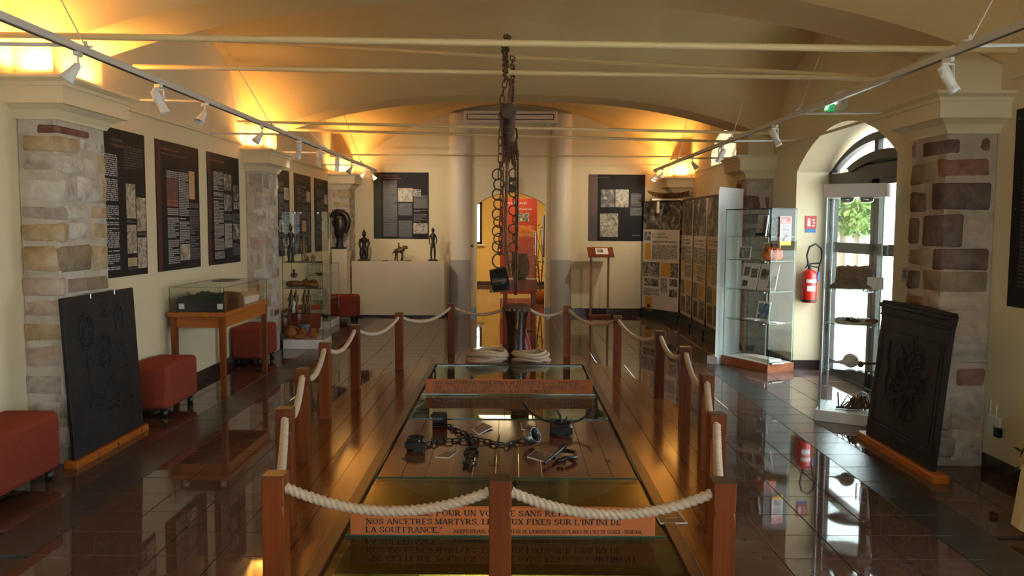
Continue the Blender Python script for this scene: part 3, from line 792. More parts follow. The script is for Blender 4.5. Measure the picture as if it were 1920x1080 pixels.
def mk_can(label):
    t = thing('cylinder_spotlight', label, 'spotlight', (0, 0, 0))
    b = B(); b.bx(-.016, .016, -.05, .05, -.035, 0, .004); b.build('adapter', 'white', t)
    b = B(); b.bx(-.05, .05, -.012, .012, -.055, -.04, .003); b.bx(-.052, -.045, -.012, .012, -.15, -.045, .002); b.bx(.045, .052, -.012, .012, -.15, -.045, .002); b.cyl((0, 0, -.045), (0, 0, -.03), .012, .012, 8); b.build('yoke', 'white', t)
    ax = V((.35, -.25, -.9)).normalized(); c = V((0, 0, -.14))
    b = B(); b.lathe([(0, -.09), (.036, -.088), (.04, -.08), (.042, .03), (.038, .035), (.038, .1), (.042, .105), (.042, .13), (.036, .13), (.034, .11), (0, .1)], c, 18, 0, ax); b.build('lamp_housing', 'white', t)
    return t
bell = mk_bell('white bell spotlight nearest on the left track'); can = mk_can('white cylinder spotlight with yoke on the left track')
for o in can.children:
    for v in o.data.vertices: v.co *= .74
    o.location *= .74
for o in bell.children:
    for v in o.data.vertices: v.co *= .86
    o.location *= .86
def spots(x, z, lst):
    used = set()
    for px, py, kind, rz, lab in lst:
        base = bell if kind == 'b' else can
        pos = W(px, py, x); loc = (x, pos.y, z - .02)
        if not base.get('used'):
            base['used'] = 1; base.location = loc; WO[base.name] = V(loc); base.rotation_euler = (0, 0, rz); base['label'] = lab; base['group'] = 'spotlights on the two tracks'
        else:
            dup(base, loc, lab, 'spotlights on the two tracks', rz)
spots(XTL, ZTL, [(146, 100, 'b', .1, 'white bell spotlight nearest the camera on the left track'), (297, 165, 'c', .9, 'white cylinder spotlight on the left track, second from the camera'),
      (384, 197, 'b', .9, 'white bell spotlight third along the left track, above the second poster'), (491, 237, 'b', .2, 'white bell spotlight fourth along the left track, before the middle pillar'),
      (560, 258, 'c', 2.6, 'white cylinder spotlight fifth along the left track'), (599, 277, 'c', 2.8, 'white cylinder spotlight sixth along the left track'),
      (632, 291, 'c', 2.5, 'white cylinder spotlight seventh along the left track, before the corner glow'), (660, 302, 'b', .4, 'white bell spotlight third from the far end of the left track'),
      (685, 312, 'b', .2, 'white bell spotlight second from the far end of the left track'), (697, 318, 'b', 3.0, 'white bell spotlight at the far end of the left track')])
spots(XTR, ZTR, [(1778, 107, 'c', .2, 'large looking white cylinder spotlight nearest on the right track'), (1453, 233, 'c', .3, 'white cylinder spotlight second along the right track'),
      (1353, 272, 'c', 3.4, 'white cylinder spotlight before the bright lunette window'), (1298, 294, 'b', 2.6, 'dark looking bell spotlight on the right track near the far corner'),
      (1243, 314, 'b', .2, 'white bell spotlight second from the far end of the right track'), (1230, 318, 'b', .6, 'white bell spotlight at the far end of the right track')])
del bell['used'], can['used']
# the spotlights that are switched on, aimed at the far wall and the far left posters
def beam(x, z, y, tgt, e):
    p = V((x, y, z - .16)); d = (V(tgt) - p).normalized(); p += d * .06
    o = lamp('spotlight_beam', 'SPOT', p, e, (1, .86, .62), d.to_track_quat('-Z', 'Y').to_euler(), spot_size=1.5, spot_blend=.8, shadow_soft_size=.04)
beam(XTL, ZTL, W(685, 312, XTL).y, (-1.2, YF, 1.9), 26)
beam(XTL, ZTL, W(660, 302, XTL).y, (-2.0, YF, 1.6), 26)
beam(XTR, ZTR, W(1243, 314, XTR).y, (1.4, YF, 1.7), 34)
beam(XTR, ZTR, W(1298, 294, XTR).y, (2.4, 14.2, 1.5), 22)
beam(XTL, ZTL, W(599, 277, XTL).y, (XL, 11.6, 1.6), 18)

# half round columns, air conditioner and small things on the far wall
for px0, px1, lab in ((842, 882, 'pale half round column left of the doorway, grey below'), (1033, 1071, 'pale half round column right of the doorway, grey below')):
    xa, xb = P(px0, 480, YF - .1).x, P(px1, 480, YF - .1).x
    xc, r = (xa + xb) / 2, (xb - xa) / 2; zc = P(px0, 487, YF - .1).z
    t = thing('half_column', lab, 'column', (xc, YF, 0))
    for nm, z0, z1, mt, k in (('painted_base', 0, zc, 'greypaint', 1.02), ('shaft', zc, 3.62, 'columnpaint', 1.0)):
        b = B(); pts = [(xc + r * k * math.cos(a), YF - r * k * math.sin(a)) for a in [PI * i / 20 for i in range(21)]]
        b.add([(x, y, z0) for x, y in pts] + [(x, y, z1) for x, y in pts], [(i, i + 1, i + 22, i + 21) for i in range(20)], True); b.add([(x, y, z1) for x, y in pts], [tuple(range(21))]); o = b.build(nm, mt, t, recalc=False)
a = P(869, 207, YF - .2); c = P(1045, 231, YF - .2)
t = thing('air_conditioner', 'long white wall air conditioner above the doorway arch', 'air conditioner', ((a.x + c.x) / 2, YF, c.z))
b = B(); b.bx(a.x, c.x, YF - .22, YF, c.z, a.z, .015); b.build('casing', 'white', t)
b = B(); b.bx(a.x + .06, c.x - .06, YF - .226, YF - .2, c.z + .055, a.z - .06, .004); b.build('grille_frame', 'black', t)
b = B(); b.bx(a.x + .075, c.x - .075, YF - .232, YF - .2, c.z + .07, a.z - .075, .004); b.build('flap', 'white', t)
p = P(1030, 235, YF); b = B(); b.bx(p.x - .05, p.x + .05, YF - .06, YF, p.z - .05, p.z + .05, .008); tag(b.build('junction_box', 'white'), 'small pale box on the wall under the air conditioner end', 'junction box')
p = P(961, 347, YF); t = thing('wall_spotlight', 'small black floodlight on the wall just above the doorway, behind the chains', 'floodlight', (p.x, YF, p.z - .1))
b = B(); b.bx(p.x - .07, p.x + .07, YF - .1, YF, p.z - .13, p.z + .13, .01); b.build('housing', 'black', t)
b = B(); b.lathe([(0, .012), (.03, .01), (.045, 0)], (p.x + .01, YF - .1, p.z + .03), 12, 0, (0, -1, 0)); b.build('lens', 'steel', t)
p = P(882, 461, YF); b = B(); b.bx(p.x - .05, p.x + .05, YF - .02, YF, p.z - .02, p.z + .02, .003); tag(b.build('light_switch', 'black'), 'small black switch plate on the wall left of the doorway', 'switch')

# ------------------------------------------------------------------ arched glass door in the right wall, window and outside
XD = XR + .36
yc, hf, _, zs, za = DOOR
def archband(b, x0, x1, yc, h0, zs0, za0, h1, zs1, za1, N=28):
    for k in range(N):
        q = []
        for kk in (k, k + 1):
            u = -1 + 2 * kk / N
            q.append(((yc + u * h0, arch_z(yc + u * h0, yc, h0, zs0, za0)), (yc + u * h1, arch_z(yc + u * h1, yc, h1, zs1, za1))))
        (o0, n0), (o1, n1) = q
        b.prism([(x0, *o0), (x0, *o1), (x0, *n1), (x0, *n0)], (x1 - x0, 0, 0))
def glass_door(nm, yc, hf, zs, za, shutter):
    b = B(); x0, x1 = XD, XD + .07
    archband(b, x0, x1, yc, hf, zs - .02, za - .08, hf - .075, zs - .01, za - .16)
    b.bx(x0, x1, yc - hf, yc - hf + .08, 0, zs, .004); b.bx(x0, x1, yc + hf - .08, yc + hf, 0, zs, .004)
    b.bx(x0 - .01, x1, yc - hf + .05, yc + hf - .05, zs - .14, zs - .03, .004)
    d = struct(b, nm, 'doorframe')
    for y in (yc + .04, yc - .38):
        b = B(); b.bx(x0 + .005, x1 - .01, y - .04, y + .04, zs - .04, za - .12, .004); b.build('mullion', 'doorframe', d)
    if shutter:
        b = B()
        archband(b, x0 - .02, x1 + .02, yc - .18, .80, zs + .0, za - .27, .01, zs - .01, zs + .01)
        b.bx(x0 - .02, x1 + .02, yc - .98, yc + .62, zs - .14, zs + .02, .004); b.build('arched_shutter_box', 'doorframe', d)
        b = B(); archband(b, x0 - .045, x0 - .01, yc - .18, .80, zs + .0, za - .27, .68, zs - .04, za - .36); b.build('arched_rim', 'doorframe', d)
    b = B(); b.box(x0 + .03, x0 + .036, yc - hf + .06, yc + hf - .06, .08, zs - .03)
    for k in range(20):
        u0, u1 = [yc + (hf - .06) * (-1 + 2 * kk / 20) for kk in (k, k + 1)]
        b.prism([(x0 + .03, u0, zs - .03), (x0 + .03, u1, zs - .03), (x0 + .03, u1, arch_z(u1, yc, hf, zs - .02, za - .08)), (x0 + .03, u0, arch_z(u0, yc, hf, zs - .02, za - .08))], (.006, 0, 0))
    b.build('pane', 'doorglass', d)
    for ya, yb in ((yc - hf + .08, yc - .01), (yc + .01, yc + hf - .08)):
        b = B()
        b.bx(x0 - .005, x1 - .01, ya, ya + .075, .02, zs - .14, .003); b.bx(x0 - .005, x1 - .01, yb - .075, yb, .02, zs - .14, .003)
        b.bx(x0 - .005, x1 - .01, ya, yb, .02, .16, .003); b.bx(x0 - .005, x1 - .01, ya, yb, 1.34, 1.45, .003); b.bx(x0 - .005, x1 - .01, ya, yb, zs - .2, zs - .13, .003)
        l = b.build('door_leaf', 'doorframe', d)
        yh = yb - .04 if ya < yc - .5 else ya + .04
        b = B(); b.tube([(x0 - .005, yh, .98), (x0 - .06, yh, .98), (x0 - .06, yh, 1.14), (x0 - .005, yh, 1.14)], .009, 8); b.build('door_handle', 'steel', l)
    return d
glass_door('door_1', yc, hf, zs, za, True)
glass_door('door_3', DOOR9[0], DOOR9[1], zs, za, False)
glass_door('door_2', DOOR0[0], DOOR0[1], zs, za, False)
b = B(); yl, hl, sl, zl, al = LUN
archband(b, XD, XD + .05, yl, hl, zl, al, hl - .05, zl, al - .05); b.bx(XD, XD + .05, yl - hl, yl + hl, sl, sl + .05, .003)
b.bx(XD, XD + .05, yl - hl, yl - hl + .05, sl, zl, .003); b.bx(XD, XD + .05, yl + hl - .05, yl + hl, sl, zl, .003)
w1 = struct(b, 'window_1', 'matwhite'); b = B(); b.box(XD + .02, XD + .025, yl - hl + .02, yl + hl - .02, sl + .02, al - .06); b.build('pane', 'doorglass', w1)
# outside: paving, a white house, a pink roofed house, trees
b = B(); b.box(XR + .43, 40, -30, 60, -.12, -.04); b.box(-30, XR + .43, -30, YN - .3, -.12, -.04); struct(b, 'ground', 'pave')
def house(label, x0, x1, y0, y1, h, roofm, wins, wallm='housewall'):
    t = thing('house', label, 'house', ((x0 + x1) / 2, (y0 + y1) / 2, -.04))
    b = B(); b.box(x0, x1, y0, y1, -.04, h); b.build('wall', wallm, t)
    xm = (x0 + x1) / 2
    b = B(); b.prism([(x0 - .4, y0 - .4, h), (x1 + .4, y0 - .4, h), (xm, y0 - .4, h + (x1 - x0) * .22)], (0, y1 - y0 + .8, 0)); b.build('roof', roofm, t)
    for y, z, w, hh in wins:
        b = B(); b.bx(x0 - .05, x0 + .1, y, y + w, z, z + hh, .02); f = b.build('window', 'windowdark', t)
        b = B(); b.bx(x0 - .08, x0 - .03, y - .08, y + w + .08, z - .12, z, .01); b.build('window_sill', 'housewall', f)
    return t
house('white house with small windows seen through the glass door', 19, 27, 30, 46, 6.2, 'housewall', [(31.2 + 1.5 * i, 2.6, .7, 1.4) for i in range(10)] + [(31.2 + 1.5 * i, .6, .7, 1.2) for i in range(10)])
house('pink roofed house seen through the fanlight of the glass door', 12, 19, 47, 58, 4.6, 'roofpink', [(48.5 + 2 * i, 1.2, .8, 1.4) for i in range(4)])
def tree(label, x, y, h, r, seed):
    rnd = random.Random(seed)
    t = thing('tree', label, 'tree', (x, y, -.04))
    b = B(); b.tube([(x, y, -.04), (x + .05, y, h * .4), (x - .05, y + .05, h * .75)], [.14, .1, .05], 8); b.build('trunk', 'bark', t)
    b = B()
    for k in range(1500):
        d = V((rnd.gauss(0, 1), rnd.gauss(0, 1), rnd.gauss(0, 1))).normalized() * (r * rnd.uniform(.45, 1))
        c = V((x, y, h * .75)) + V((d.x, d.y, d.z * .9))
        a = V((rnd.gauss(0, 1), rnd.gauss(0, 1), rnd.gauss(0, 1))).normalized() * .13
        e = a.orthogonal().normalized() * .07
        b.add([c - a, c + e, c + a, c - e], [(0, 1, 2, 3)])
    tag(b.build('crown', 'leaf', t, recalc=False), kind='stuff')
tree('leafy green tree seen through the glass door', 10.0, 24.6, 3.2, 1.15, 3)
tree('smaller green tree behind the first one outside the glass door', 14.0, 33.0, 2.9, 1.1, 4)

# ------------------------------------------------------------------ room beyond the doorway
YB = 22.0
b = B(); b.box(-2.9, -2.6, YF + .3, YB + .3, 0, 3.2); struct(b, 'wall_annex_left', 'annex')
b = B(); b.box(2.6, 2.9, YF + .3, YB + .3, 0, 3.2); struct(b, 'wall_annex_right', 'annex')
wx0, wx1, wz0, wz1 = -1.75, P(904, 420, YB).x, P(900, 458, YB).z, P(900, 378, YB).z
b = B(); b.box(-2.6, wx0, YB, YB + .3, 0, 3.2); b.box(wx1, 2.6, YB, YB + .3, 0, 3.2); b.box(wx0, wx1, YB, YB + .3, 0, wz0); b.box(wx0, wx1, YB, YB + .3, wz1, 3.2); struct(b, 'wall_annex_far', 'annex')
b = B(); b.box(-2.9, 2.9, YF + .3, YB + .3, 3.2, 3.35); struct(b, 'ceiling_annex', 'matwhite')
b = B(); b.bx(wx1 - .07, wx1, YB + .04, YB + .1, wz0, wz1, .005); b.bx(wx0, wx0 + .07, YB + .04, YB + .1, wz0, wz1, .005); b.bx(wx0, wx1, YB + .04, YB + .1, wz0, wz0 + .07, .005); b.bx(wx0, wx1, YB + .04, YB + .1, wz1 - .07, wz1, .005); b.bx(-1.3, -1.24, YB + .04, YB + .1, wz0, wz1, .005)
w2 = struct(b, 'window_2', 'doorframe'); b = B(); b.box(wx0, wx1, YB + .06, YB + .065, wz0, wz1); b.build('pane', 'doorglass', w2)
b = B(); b.bx(wx0 - .1, wx1 + .08, YB - .1, YB + .02, wz0 - .05, wz0, .01); b.build('window_sill', 'matwhite', w2)
skirt('baseboard_annex', [(-2.6, 2.6, YB - .014, YB)])
lamp('annex_lamp', 'AREA', (-.2, 18.2, 3.1), 80, (1, .74, .38), (0, 0, 0), shape='RECTANGLE', size=1.4, size_y=3.0)
portal((-1.3, YB + .4, 1.7), (-PI / 2, 0, 0), 1.0, 1.2)
b = B(); b.box(-6, 6, YB + .5, 60, -.12, -.04); struct(b, 'ground_annex', 'pave')
# ------------------------------------------------------------------ boat shaped platform with the glazed pit
plat = thing('platform', 'boat shaped varnished plank platform around the glazed pit in the middle of the floor', 'platform', (0, 6.5, 0))
RW = .075                                                     # dark rim round the pit
strips = []
w = .142
x = PX0 - RW
while x > -1.75: strips.append((x - w, x)); x -= w
x = PX1 + RW
while x < 1.6: strips.append((x, x + w)); x += w
def clip_hull(x0, x1, ya, yb):
    """outline of a plank strip inside the hull between ya and yb"""
    N = max(2, int((yb - ya) / .12)); lo_, hi_ = [], []
    for k in range(N + 1):
        y = ya + (yb - ya) * k / N
        a, c = hull(min(max(y, 2.9), 10.75), -1), hull(min(max(y, 2.9), 10.75), 1)
        u, v_ = max(x0, a), min(x1, c)
        if v_ - u > .004: lo_.append((u, y)); hi_.append((v_, y))
    if len(lo_) < 2: return None
    poly = lo_ + hi_[::-1]
    return poly
def plank(x0, x1, ya, yb, mt='deck', z1=DECKZ):
    poly = clip_hull(x0 + .0015, x1 - .0015, ya + .001, yb - .001)
    if poly:
        b = B(); b.prism([(px, py, .0) for px, py in poly], (0, 0, z1 + U(-.0008, .0008))); b.build('plank', mt, plat)
for k, (x0, x1) in enumerate(strips):
    cuts = [2.9] + sorted([3.0 + ((k * 1.37) % 2.6) + 2.6 * i for i in range(3)]) + [10.75]
    for ya, yb in zip(cuts, cuts[1:]):
        if yb - ya > .2: plank(x0, x1, ya, yb)
x = PX0 - RW
while x < PX1 + RW - .02:
    plank(x, min(x + w, PX1 + RW), PY1 + RW, 10.75); plank(x, min(x + w, PX1 + RW), 2.9, PY0 - RW); x += w
for x0, x1, y0, y1 in ((PX0 - RW, PX0 - .012, PY0 - RW, PY1 + RW), (PX1 + .012, PX1 + RW, PY0 - RW, PY1 + RW), (PX0 - .012, PX1 + .012, PY0 - RW, PY0 - .012), (PX0 - .012, PX1 + .012, PY1 + .012, PY1 + RW)):
    b = B(); b.bx(x0, x1, y0, y1, -.02, DECKZ + .006, .003); b.build('rim_board', 'deckdark', plat)
PD = -.55
b = B()
b.box(PX0 - .04, PX0 - .0, PY0 - .04, PY1 + .04, PD - .04, -.03); b.box(PX1, PX1 + .04, PY0 - .04, PY1 + .04, PD - .04, -.03)
b.box(PX0, PX1, PY0 - .04, PY0, PD - .04, -.03); b.box(PX0, PX1, PY1, PY1 + .04, PD - .04, -.03)
b.build('pit_lining', 'deckdark', plat)
b = B(); b.box(PX0, PX1, PY0, PY1, PD - .05, PD); b.build('pit_bed', 'olive', plat)
YB1 = F(940, 1003, DECKZ).y; YS = F(940, 894, DECKZ).y; YM = F(940, 785, DECKZ).y; YB2 = F(940, 738, DECKZ).y
GT = .016
def glass(y0, y1):
    b = B(); b.bx(PX0 + .004, PX1 - .004, y0 + .004, y1 - .004, DECKZ - .006 - GT, DECKZ - .006, .001); b.build('glass_panel', 'deckglass', plat)
    for ya in (y0 + .002, y1 - .008):
        b = B(); b.bx(PX0 + .004, PX1 - .004, ya, ya + .006, DECKZ - .007 - GT, DECKZ - .0005, .001); b.build('glass_edge', 'edgeteal', plat)
glass(PY0, YB1); glass(YB1, YS); glass(YM, YB2); glass(YB2, PY1)
# ledge of red boards for the shackles, on cross beams
n = 11
for k in range(n):
    x0 = PX0 + .006 + (PX1 - PX0 - .012) * k / n; x1 = PX0 + .006 + (PX1 - PX0 - .012) * (k + 1) / n
    ym = YS + (YM - YS) * (.48 + .02 * (k % 3))
    for ya, yb in ((YS + .006, ym), (ym, YM - .006)):
        b = B(); b.bx(x0 + .001, x1 - .001, ya + .0007, yb - .0007, DECKZ - .034, DECKZ - .008 + U(-.0006, .0006), .0012); b.build('ledge_board', 'panelwood', plat)
for px, py in ((758, 858), (782, 807), (1118, 808), (1140, 862)):
    p = F(px, py, DECKZ); b = B(); b.bx(p.x - .018, p.x + .018, p.y - .022, p.y + .022, DECKZ - .012, DECKZ - .0055, .001); b.build('finger_hole', 'black', plat)
for y in (YS, YM, YB1, YB2):
    b = B(); b.bx(PX0, PX1, y - .05, y + .05, -.16, DECKZ - .036, .004); b.build('cross_beam', 'deckdark', plat)
# unseen fill lights added to brighten the inside of the pit
for y in (3.7, 4.6, 7.2):
    lamp('pit_fill_light', 'AREA', (-.02, y, -.16), 14.0, (1, .80, .40), (0, 0, 0), shape='RECTANGLE', size=.5, size_y=.1)
# things on the bed of the pit
def coil(name, label, x, y, z, rad, r, turns, mt, group=None, seed=1, fl=.75):
    rnd = random.Random(seed); t = thing(name, label, 'rope', (x, y, z), group)
    for k in range(turns):
        pts = []; rr = rad * (1 - .09 * (k % 4) + rnd.uniform(-.03, .03)); ph = rnd.uniform(0, 6); lift = r * .9 + r * 1.35 * (k // 2)
        ox, oy = rnd.uniform(-.02, .02), rnd.uniform(-.02, .02)
        N = 60
        for i in range(N):
            a = 2 * PI * i / N
            pts.append((x + ox + rr * math.cos(a), y + oy + rr * fl * math.sin(a), z + lift + r * .8 * math.sin(2 * a + ph)))
        b = B(); b.tube(pts, r, 9, True, 0, 3, 60, .10); b.build('rope_loop', mt, t)
    return t
coil('rope_coil', 'pale old rope coil lying in the pit under the nearest glass', .06, 3.62, PD, .20, .022, 3, 'oldrope', None, 2)
for lab, x0, y0, sx, sy, rz in (('pale sheet lying in the pit under the second glass, left of the middle', -.55, 4.7, .5, .3, .1), ('pale sheet lying in the pit at the right of the nearest glass', .45, 3.75, .42, .26, -.12), ('pale paper in the pit under the third glass, at the left end', -.6, 7.25, .34, .3, 0), ('pale paper in the pit under the third glass, left of the middle', -.2, 7.2, .4, .28, .1), ('pale paper in the pit under the third glass, at the right end', .5, 7.3, .36, .3, .05)):
    b = B(); c_, s_ = math.cos(rz), math.sin(rz); b.obox((x0, y0, PD), (sx * c_, sx * s_, 0), (-sy * s_, sy * c_, 0), (0, 0, .004))
    tag(b.build('paper_sheet', 'hessian'), lab, 'sheet')
# engraved boards standing across the pit
def board(label, y, px0, px1, pz, pyb, lines, extra):
    a, c = P(px0, pyb, y), P(px1, pyb, y)
    z1 = pz
    t = thing('engraved_board', label, 'board', ((a.x + c.x) / 2, y, DECKZ + .008), 'engraved boards across the pit')
    b = B(); b.bx(a.x, c.x, y, y + .025, DECKZ + .008 - .014, z1, .002); b.build('plank_face', 'sign_x', t)
    for s, (x0, ya), (x1, yb), bold in lines:
        q0, q1 = P(x0, ya, y - .0015), P(x1, ya, y - .0015); top = P(x0, yb, y - .0015)
        slab(s, 'engraved_line', 'engraved', t, (q0.x, y - .0012, q0.z), top.z - q0.z, q1.x - q0.x)
    return t
z1 = P(940, 952, YB1).z
board('long orange wooden board with a black three line quotation, nearest across the pit', YB1, 657, 1228, z1, 1000,
      [('"DE CETTE ILE, POUR UN VOYAGE SANS RETOUR, PARTIRENT', (690, 966.5), (1196, 956), .035), ("NOS ANCETRES MARTYRS, LES YEUX FIXES SUR L'INFINI DE", (686, 982.5), (1165, 972), .04),
       ('LA SOUFFRANCE."', (685, 998.5), (830, 987.5), .04), ("JOSEPH N'DIAYE, CONSERVATEUR DE LA MAISON DES ESCLAVES DE L'ILE DE GOREE -SENEGAL-", (849, 999.5), (1207, 992.5), .025)], None)
z1 = P(940, 712, YB2).z
board('orange wooden board with a black quotation at the far end of the pit', YB2, 798, 1111, z1, 737,
      [('"LES HABITANTS DE CHAMPAGNEY NE PENSENT PAS QU\'ON PUISSE', (813, 720), (1085, 714), .03), ("FAIRE USAGE DES PRODUITS DES COLONIES S'ILS FAISAIENT REFLEXION", (812, 728), (1097, 722), .03),
       ('QU\'ELLES ONT ETE ARROSEES DU SANG DE LEURS SEMBLABLES"', (812, 736), (1040, 730), .03)], None)

# posts and ropes round the platform
PH = .622
def make_post(label, x, y, rz=0):
    t = thing('rope_post', label, 'post', (0, 0, 0), 'wooden rope posts round the platform')
    b = B(); rings = []
    for z, h, cf in ((0, .042, .002), (PH - .15, .042, .002), (PH - .12, .042, .010), (PH - .10, .042, .0035), (PH - .004, .042, .0035)):
        rings.append([(sx * (h - (cf if k else 0)), sy * (h - (0 if k else cf)), z) for sx, sy, k in ((-1, -1, 0), (-1, -1, 1), (1, -1, 1), (1, -1, 0), (1, 1, 0), (1, 1, 1), (-1, 1, 1), (-1, 1, 0))])
    vs = [p for r in rings for p in r]; fs = [tuple(range(8)), tuple(range(32, 40))]
    for i in range(4):
        for k in range(8): fs.append((i * 8 + k, i * 8 + (k + 1) % 8, i * 8 + 8 + (k + 1) % 8, i * 8 + 8 + k))
    b.add(vs, fs); b.build('shaft', 'postwood', t)
    b = B(); b.bx(-.042, .042, -.042, .042, PH - .006, PH, .002); b.build('top_face', 'postcap', t)
    return t
PL = [(-.906, 3.04), (-1.182, 4.16), (-1.393, 5.33), (-1.522, 6.52), (-1.507, 7.72), (-1.24, 8.84), (-.75, 9.95)]
PR = [(.80, 2.99), (1.056, 4.09), (1.267, 5.18), (1.39, 6.40), (1.363, 7.38), (1.137, 8.65), (.67, 9.75)]
PM = (-.04, 3.0)
ordl = ['nearest', 'second', 'third', 'fourth', 'fifth', 'sixth', 'farthest']
post0 = None
for side, L in (('left', PL), ('right', PR)):
    for k, (x, y) in enumerate(L):
        lab = ('square wooden rope post on the platform edge, %s of the seven on the %s side' % (ordl[k], side))
        if post0 is None:
            post0 = make_post(lab, x, y); post0.location = (x, y, DECKZ); WO[post0.name] = V((x, y, DECKZ))
        else: dup(post0, (x, y, DECKZ), lab, 'wooden rope posts round the platform')
dup(post0, (PM[0], PM[1], DECKZ), 'square wooden rope post in the middle of the near end of the platform', 'wooden rope posts round the platform')
def swag(label, a, c, sag, ends=(.55, .55), r=.0185):
    (xa, ya), (xc, yc_) = a, c
    za = DECKZ + PH - .055
    p, q = V((xa, ya, za)), V((xc, yc_, za)); d = (q - p); L = d.length; d.normalize()
    p += d * .04; q -= d * .04
    N = int(L / (.0045 if ya < 6 else .008)); pts = []
    for i in range(N + 1):
        t = i / N; s = p.lerp(q, t); s.z -= sag * (1 - (2 * t - 1) ** 2); pts.append(s)
    b = B(); b.tube(pts, r, 14 if ya < 6 else 9, False, 0, 3, 84, .16)
    return tag(b.build('barrier_rope', 'rope'), label, 'rope', 'white barrier ropes between the posts')
swag('thick white rope sagging across the near end, left of the middle post', PL[0], PM, .085)
swag('thick white rope sagging across the near end, right of the middle post', PM, PR[0], .085)
for side, L in (('left', PL), ('right', PR)):
    for k in range(6):
        swag('white rope between the %s and the %s post of the %s side' % (ordl[k], ordl[k + 1], side), L[k], L[k + 1], .10)
PED = (.055, 9.72)
# black turned pedestal at the bow
px_, py_ = PED
t = thing('drum_pedestal', 'dark flared wooden drum standing at the bow of the platform under the chains', 'drum', (px_, py_, DECKZ))
b = B(); b.lathe([(0, 0), (.115, 0), (.12, .02), (.112, .05), (.108, .2), (.115, .36), (.135, .5), (.15, .56), (.148, .60), (0, .60)], (px_, py_, DECKZ), 28); b.build('drum_body', 'darkwood' if False else 'cherrydark', t)
b = B(); b.lathe([(.146, .55), (.165, .56), (.168, .59), (.16, .615), (.15, .62), (.10, .64), (0, .645)], (px_, py_, DECKZ), 28); b.build('drum_head', 'logwood', t)
b = B()
for k in range(18):
    a = 2 * PI * k / 18; b.ball((px_ + .165 * math.cos(a), py_ + .165 * math.sin(a), DECKZ + .58), .016, 6)
b.build('lacing_knots', 'oldrope', t)
b = B(); b.tube([(px_ + .01, py_ - .16, DECKZ + .56), (px_ + .015, py_ - .165, DECKZ + .45), (px_ + .0, py_ - .155, DECKZ + .36)], [.012, .01, .018], 8, False, 0, 3, 60); b.build('cord_end', 'oldrope', t)
zt = DECKZ + PH - .055
for lab, a, c in (('white rope from the farthest left post to the drum', PL[6], (px_ - .13, py_)), ('white rope from the drum to the farthest right post', (px_ + .13, py_), PR[6])):
    swag(lab, a, c, .07)
coil('rope_coil', 'white rope coil on the platform, left of the drum', P(914, 684, 9.42).x, 9.42, DECKZ, .235, .021, 8, 'rope', 'white rope coils at the foot of the drum', 3)
coil('rope_coil', 'white rope coil on the platform, right of the drum', P(995, 684, 9.42).x, 9.42, DECKZ, .21, .019, 8, 'rope', 'white rope coils at the foot of the drum', 5)
p = F(955, 676, DECKZ)
t = thing('leaning_card', 'narrow white and red card leaning beside the drum', 'card', (.16, 9.92, DECKZ))
b = B(); b.obox((.205, 9.9, DECKZ), (.05, .0, 0), (0, .012, 0), (-.10, .02, .40)); b.build('board', 'paper', t)
b = B(); b.obox((.215, 9.895, DECKZ + .03), (.03, 0, 0), (0, .004, 0), (-.085, .017, .33)); b.build('printed_field', 'signred', t)

# ------------------------------------------------------------------ shackles shown on the ledge
LZ = DECKZ - .008
def link_mesh(Lh, Wh, r, n=14):
    b = B(); pts = []
    for i in range(n):
        a = 2 * PI * i / n
        pts.append((math.cos(a) * Wh + 0, 0, math.sin(a) * Wh + (Lh - Wh) * (1 if math.sin(a) >= 0 else -1)))
    b.tube(pts, r, 6, True); return b
def chain(t, pts, Lh, Wh, r, mt, name='link', start=0):
    """links of half length Lh along a polyline, each an object of its own"""
    pts = [V(p) for p in pts]; seg = [(q - p).length for p, q in zip(pts, pts[1:])]; tot = sum(seg)
    step = 2 * (Lh - r) * .98; n = max(1, int(tot / step)); me = None
    for k in range(n):
        s = (k + .5) * tot / n; i = 0
        while i < len(seg) - 1 and s > seg[i]: s -= seg[i]; i += 1
        p = pts[i].lerp(pts[i + 1], s / seg[i]); d = (pts[i + 1] - pts[i]).normalized()
        if me is None:
            o = link_mesh(Lh, Wh, r).build(name, mt, t); me = o.data
            off = V((0, 0, -Lh - r))
            # centre the link mesh
            for q in me.vertices: q.co.z -= Lh + r
            me.update()
        else:
            o = bpy.data.objects.new(name, me); COL.objects.link(o); o.parent = t
        o.location = p - WO[t.name]; WO[o.name] = p
        rot = d.to_track_quat('Z', 'Y').to_matrix() @ Matrix.Rotation((k + start) % 2 * PI / 2 + U(-.35, .35) + .5, 3, 'Z')
        o.rotation_euler = rot.to_euler()
    return n
def cuff(b, c, rad, h, th, ax=(0, 0, 1)):
    b.lathe([(rad, 0), (rad, h), (rad - th, h), (rad - th, 0), (rad, 0)], c, 22, 0, ax)
t = thing('leg_shackles', 'black iron cuffs joined by long tangled chains, lying on the red boards', 'shackles', (-.1, 5.9, LZ))
p1 = F(825, 800, LZ); b = B(); cuff(b, (p1.x - .06, p1.y, LZ + .06), .058, .115, .012, (1, .1, 0)); b.bx(p1.x - .07, p1.x + .06, p1.y - .05, p1.y - .02, LZ + .085, LZ + .11, .004); b.build('cuff', 'iron', t)
p2 = F(780, 842, LZ); b = B(); cuff(b, (p2.x, p2.y, LZ), .066, .09, .010); b.bx(p2.x - .07, p2.x + .07, p2.y - .078, p2.y - .062, LZ + .02, LZ + .07, .004); b.build('cuff', 'iron', t)
b = B(); b.ball((p2.x + .03, p2.y - .068, LZ + .075), .008, 6); b.build('rivet', 'steel', t)
p3 = F(990, 838, LZ); b = B(); cuff(b, (p3.x, p3.y + .02, LZ + .06), .058, .075, .009, (.7, -.5, .45)); b.build('cuff', 'steelblue', t)
pc = F(880, 828, LZ + .012)
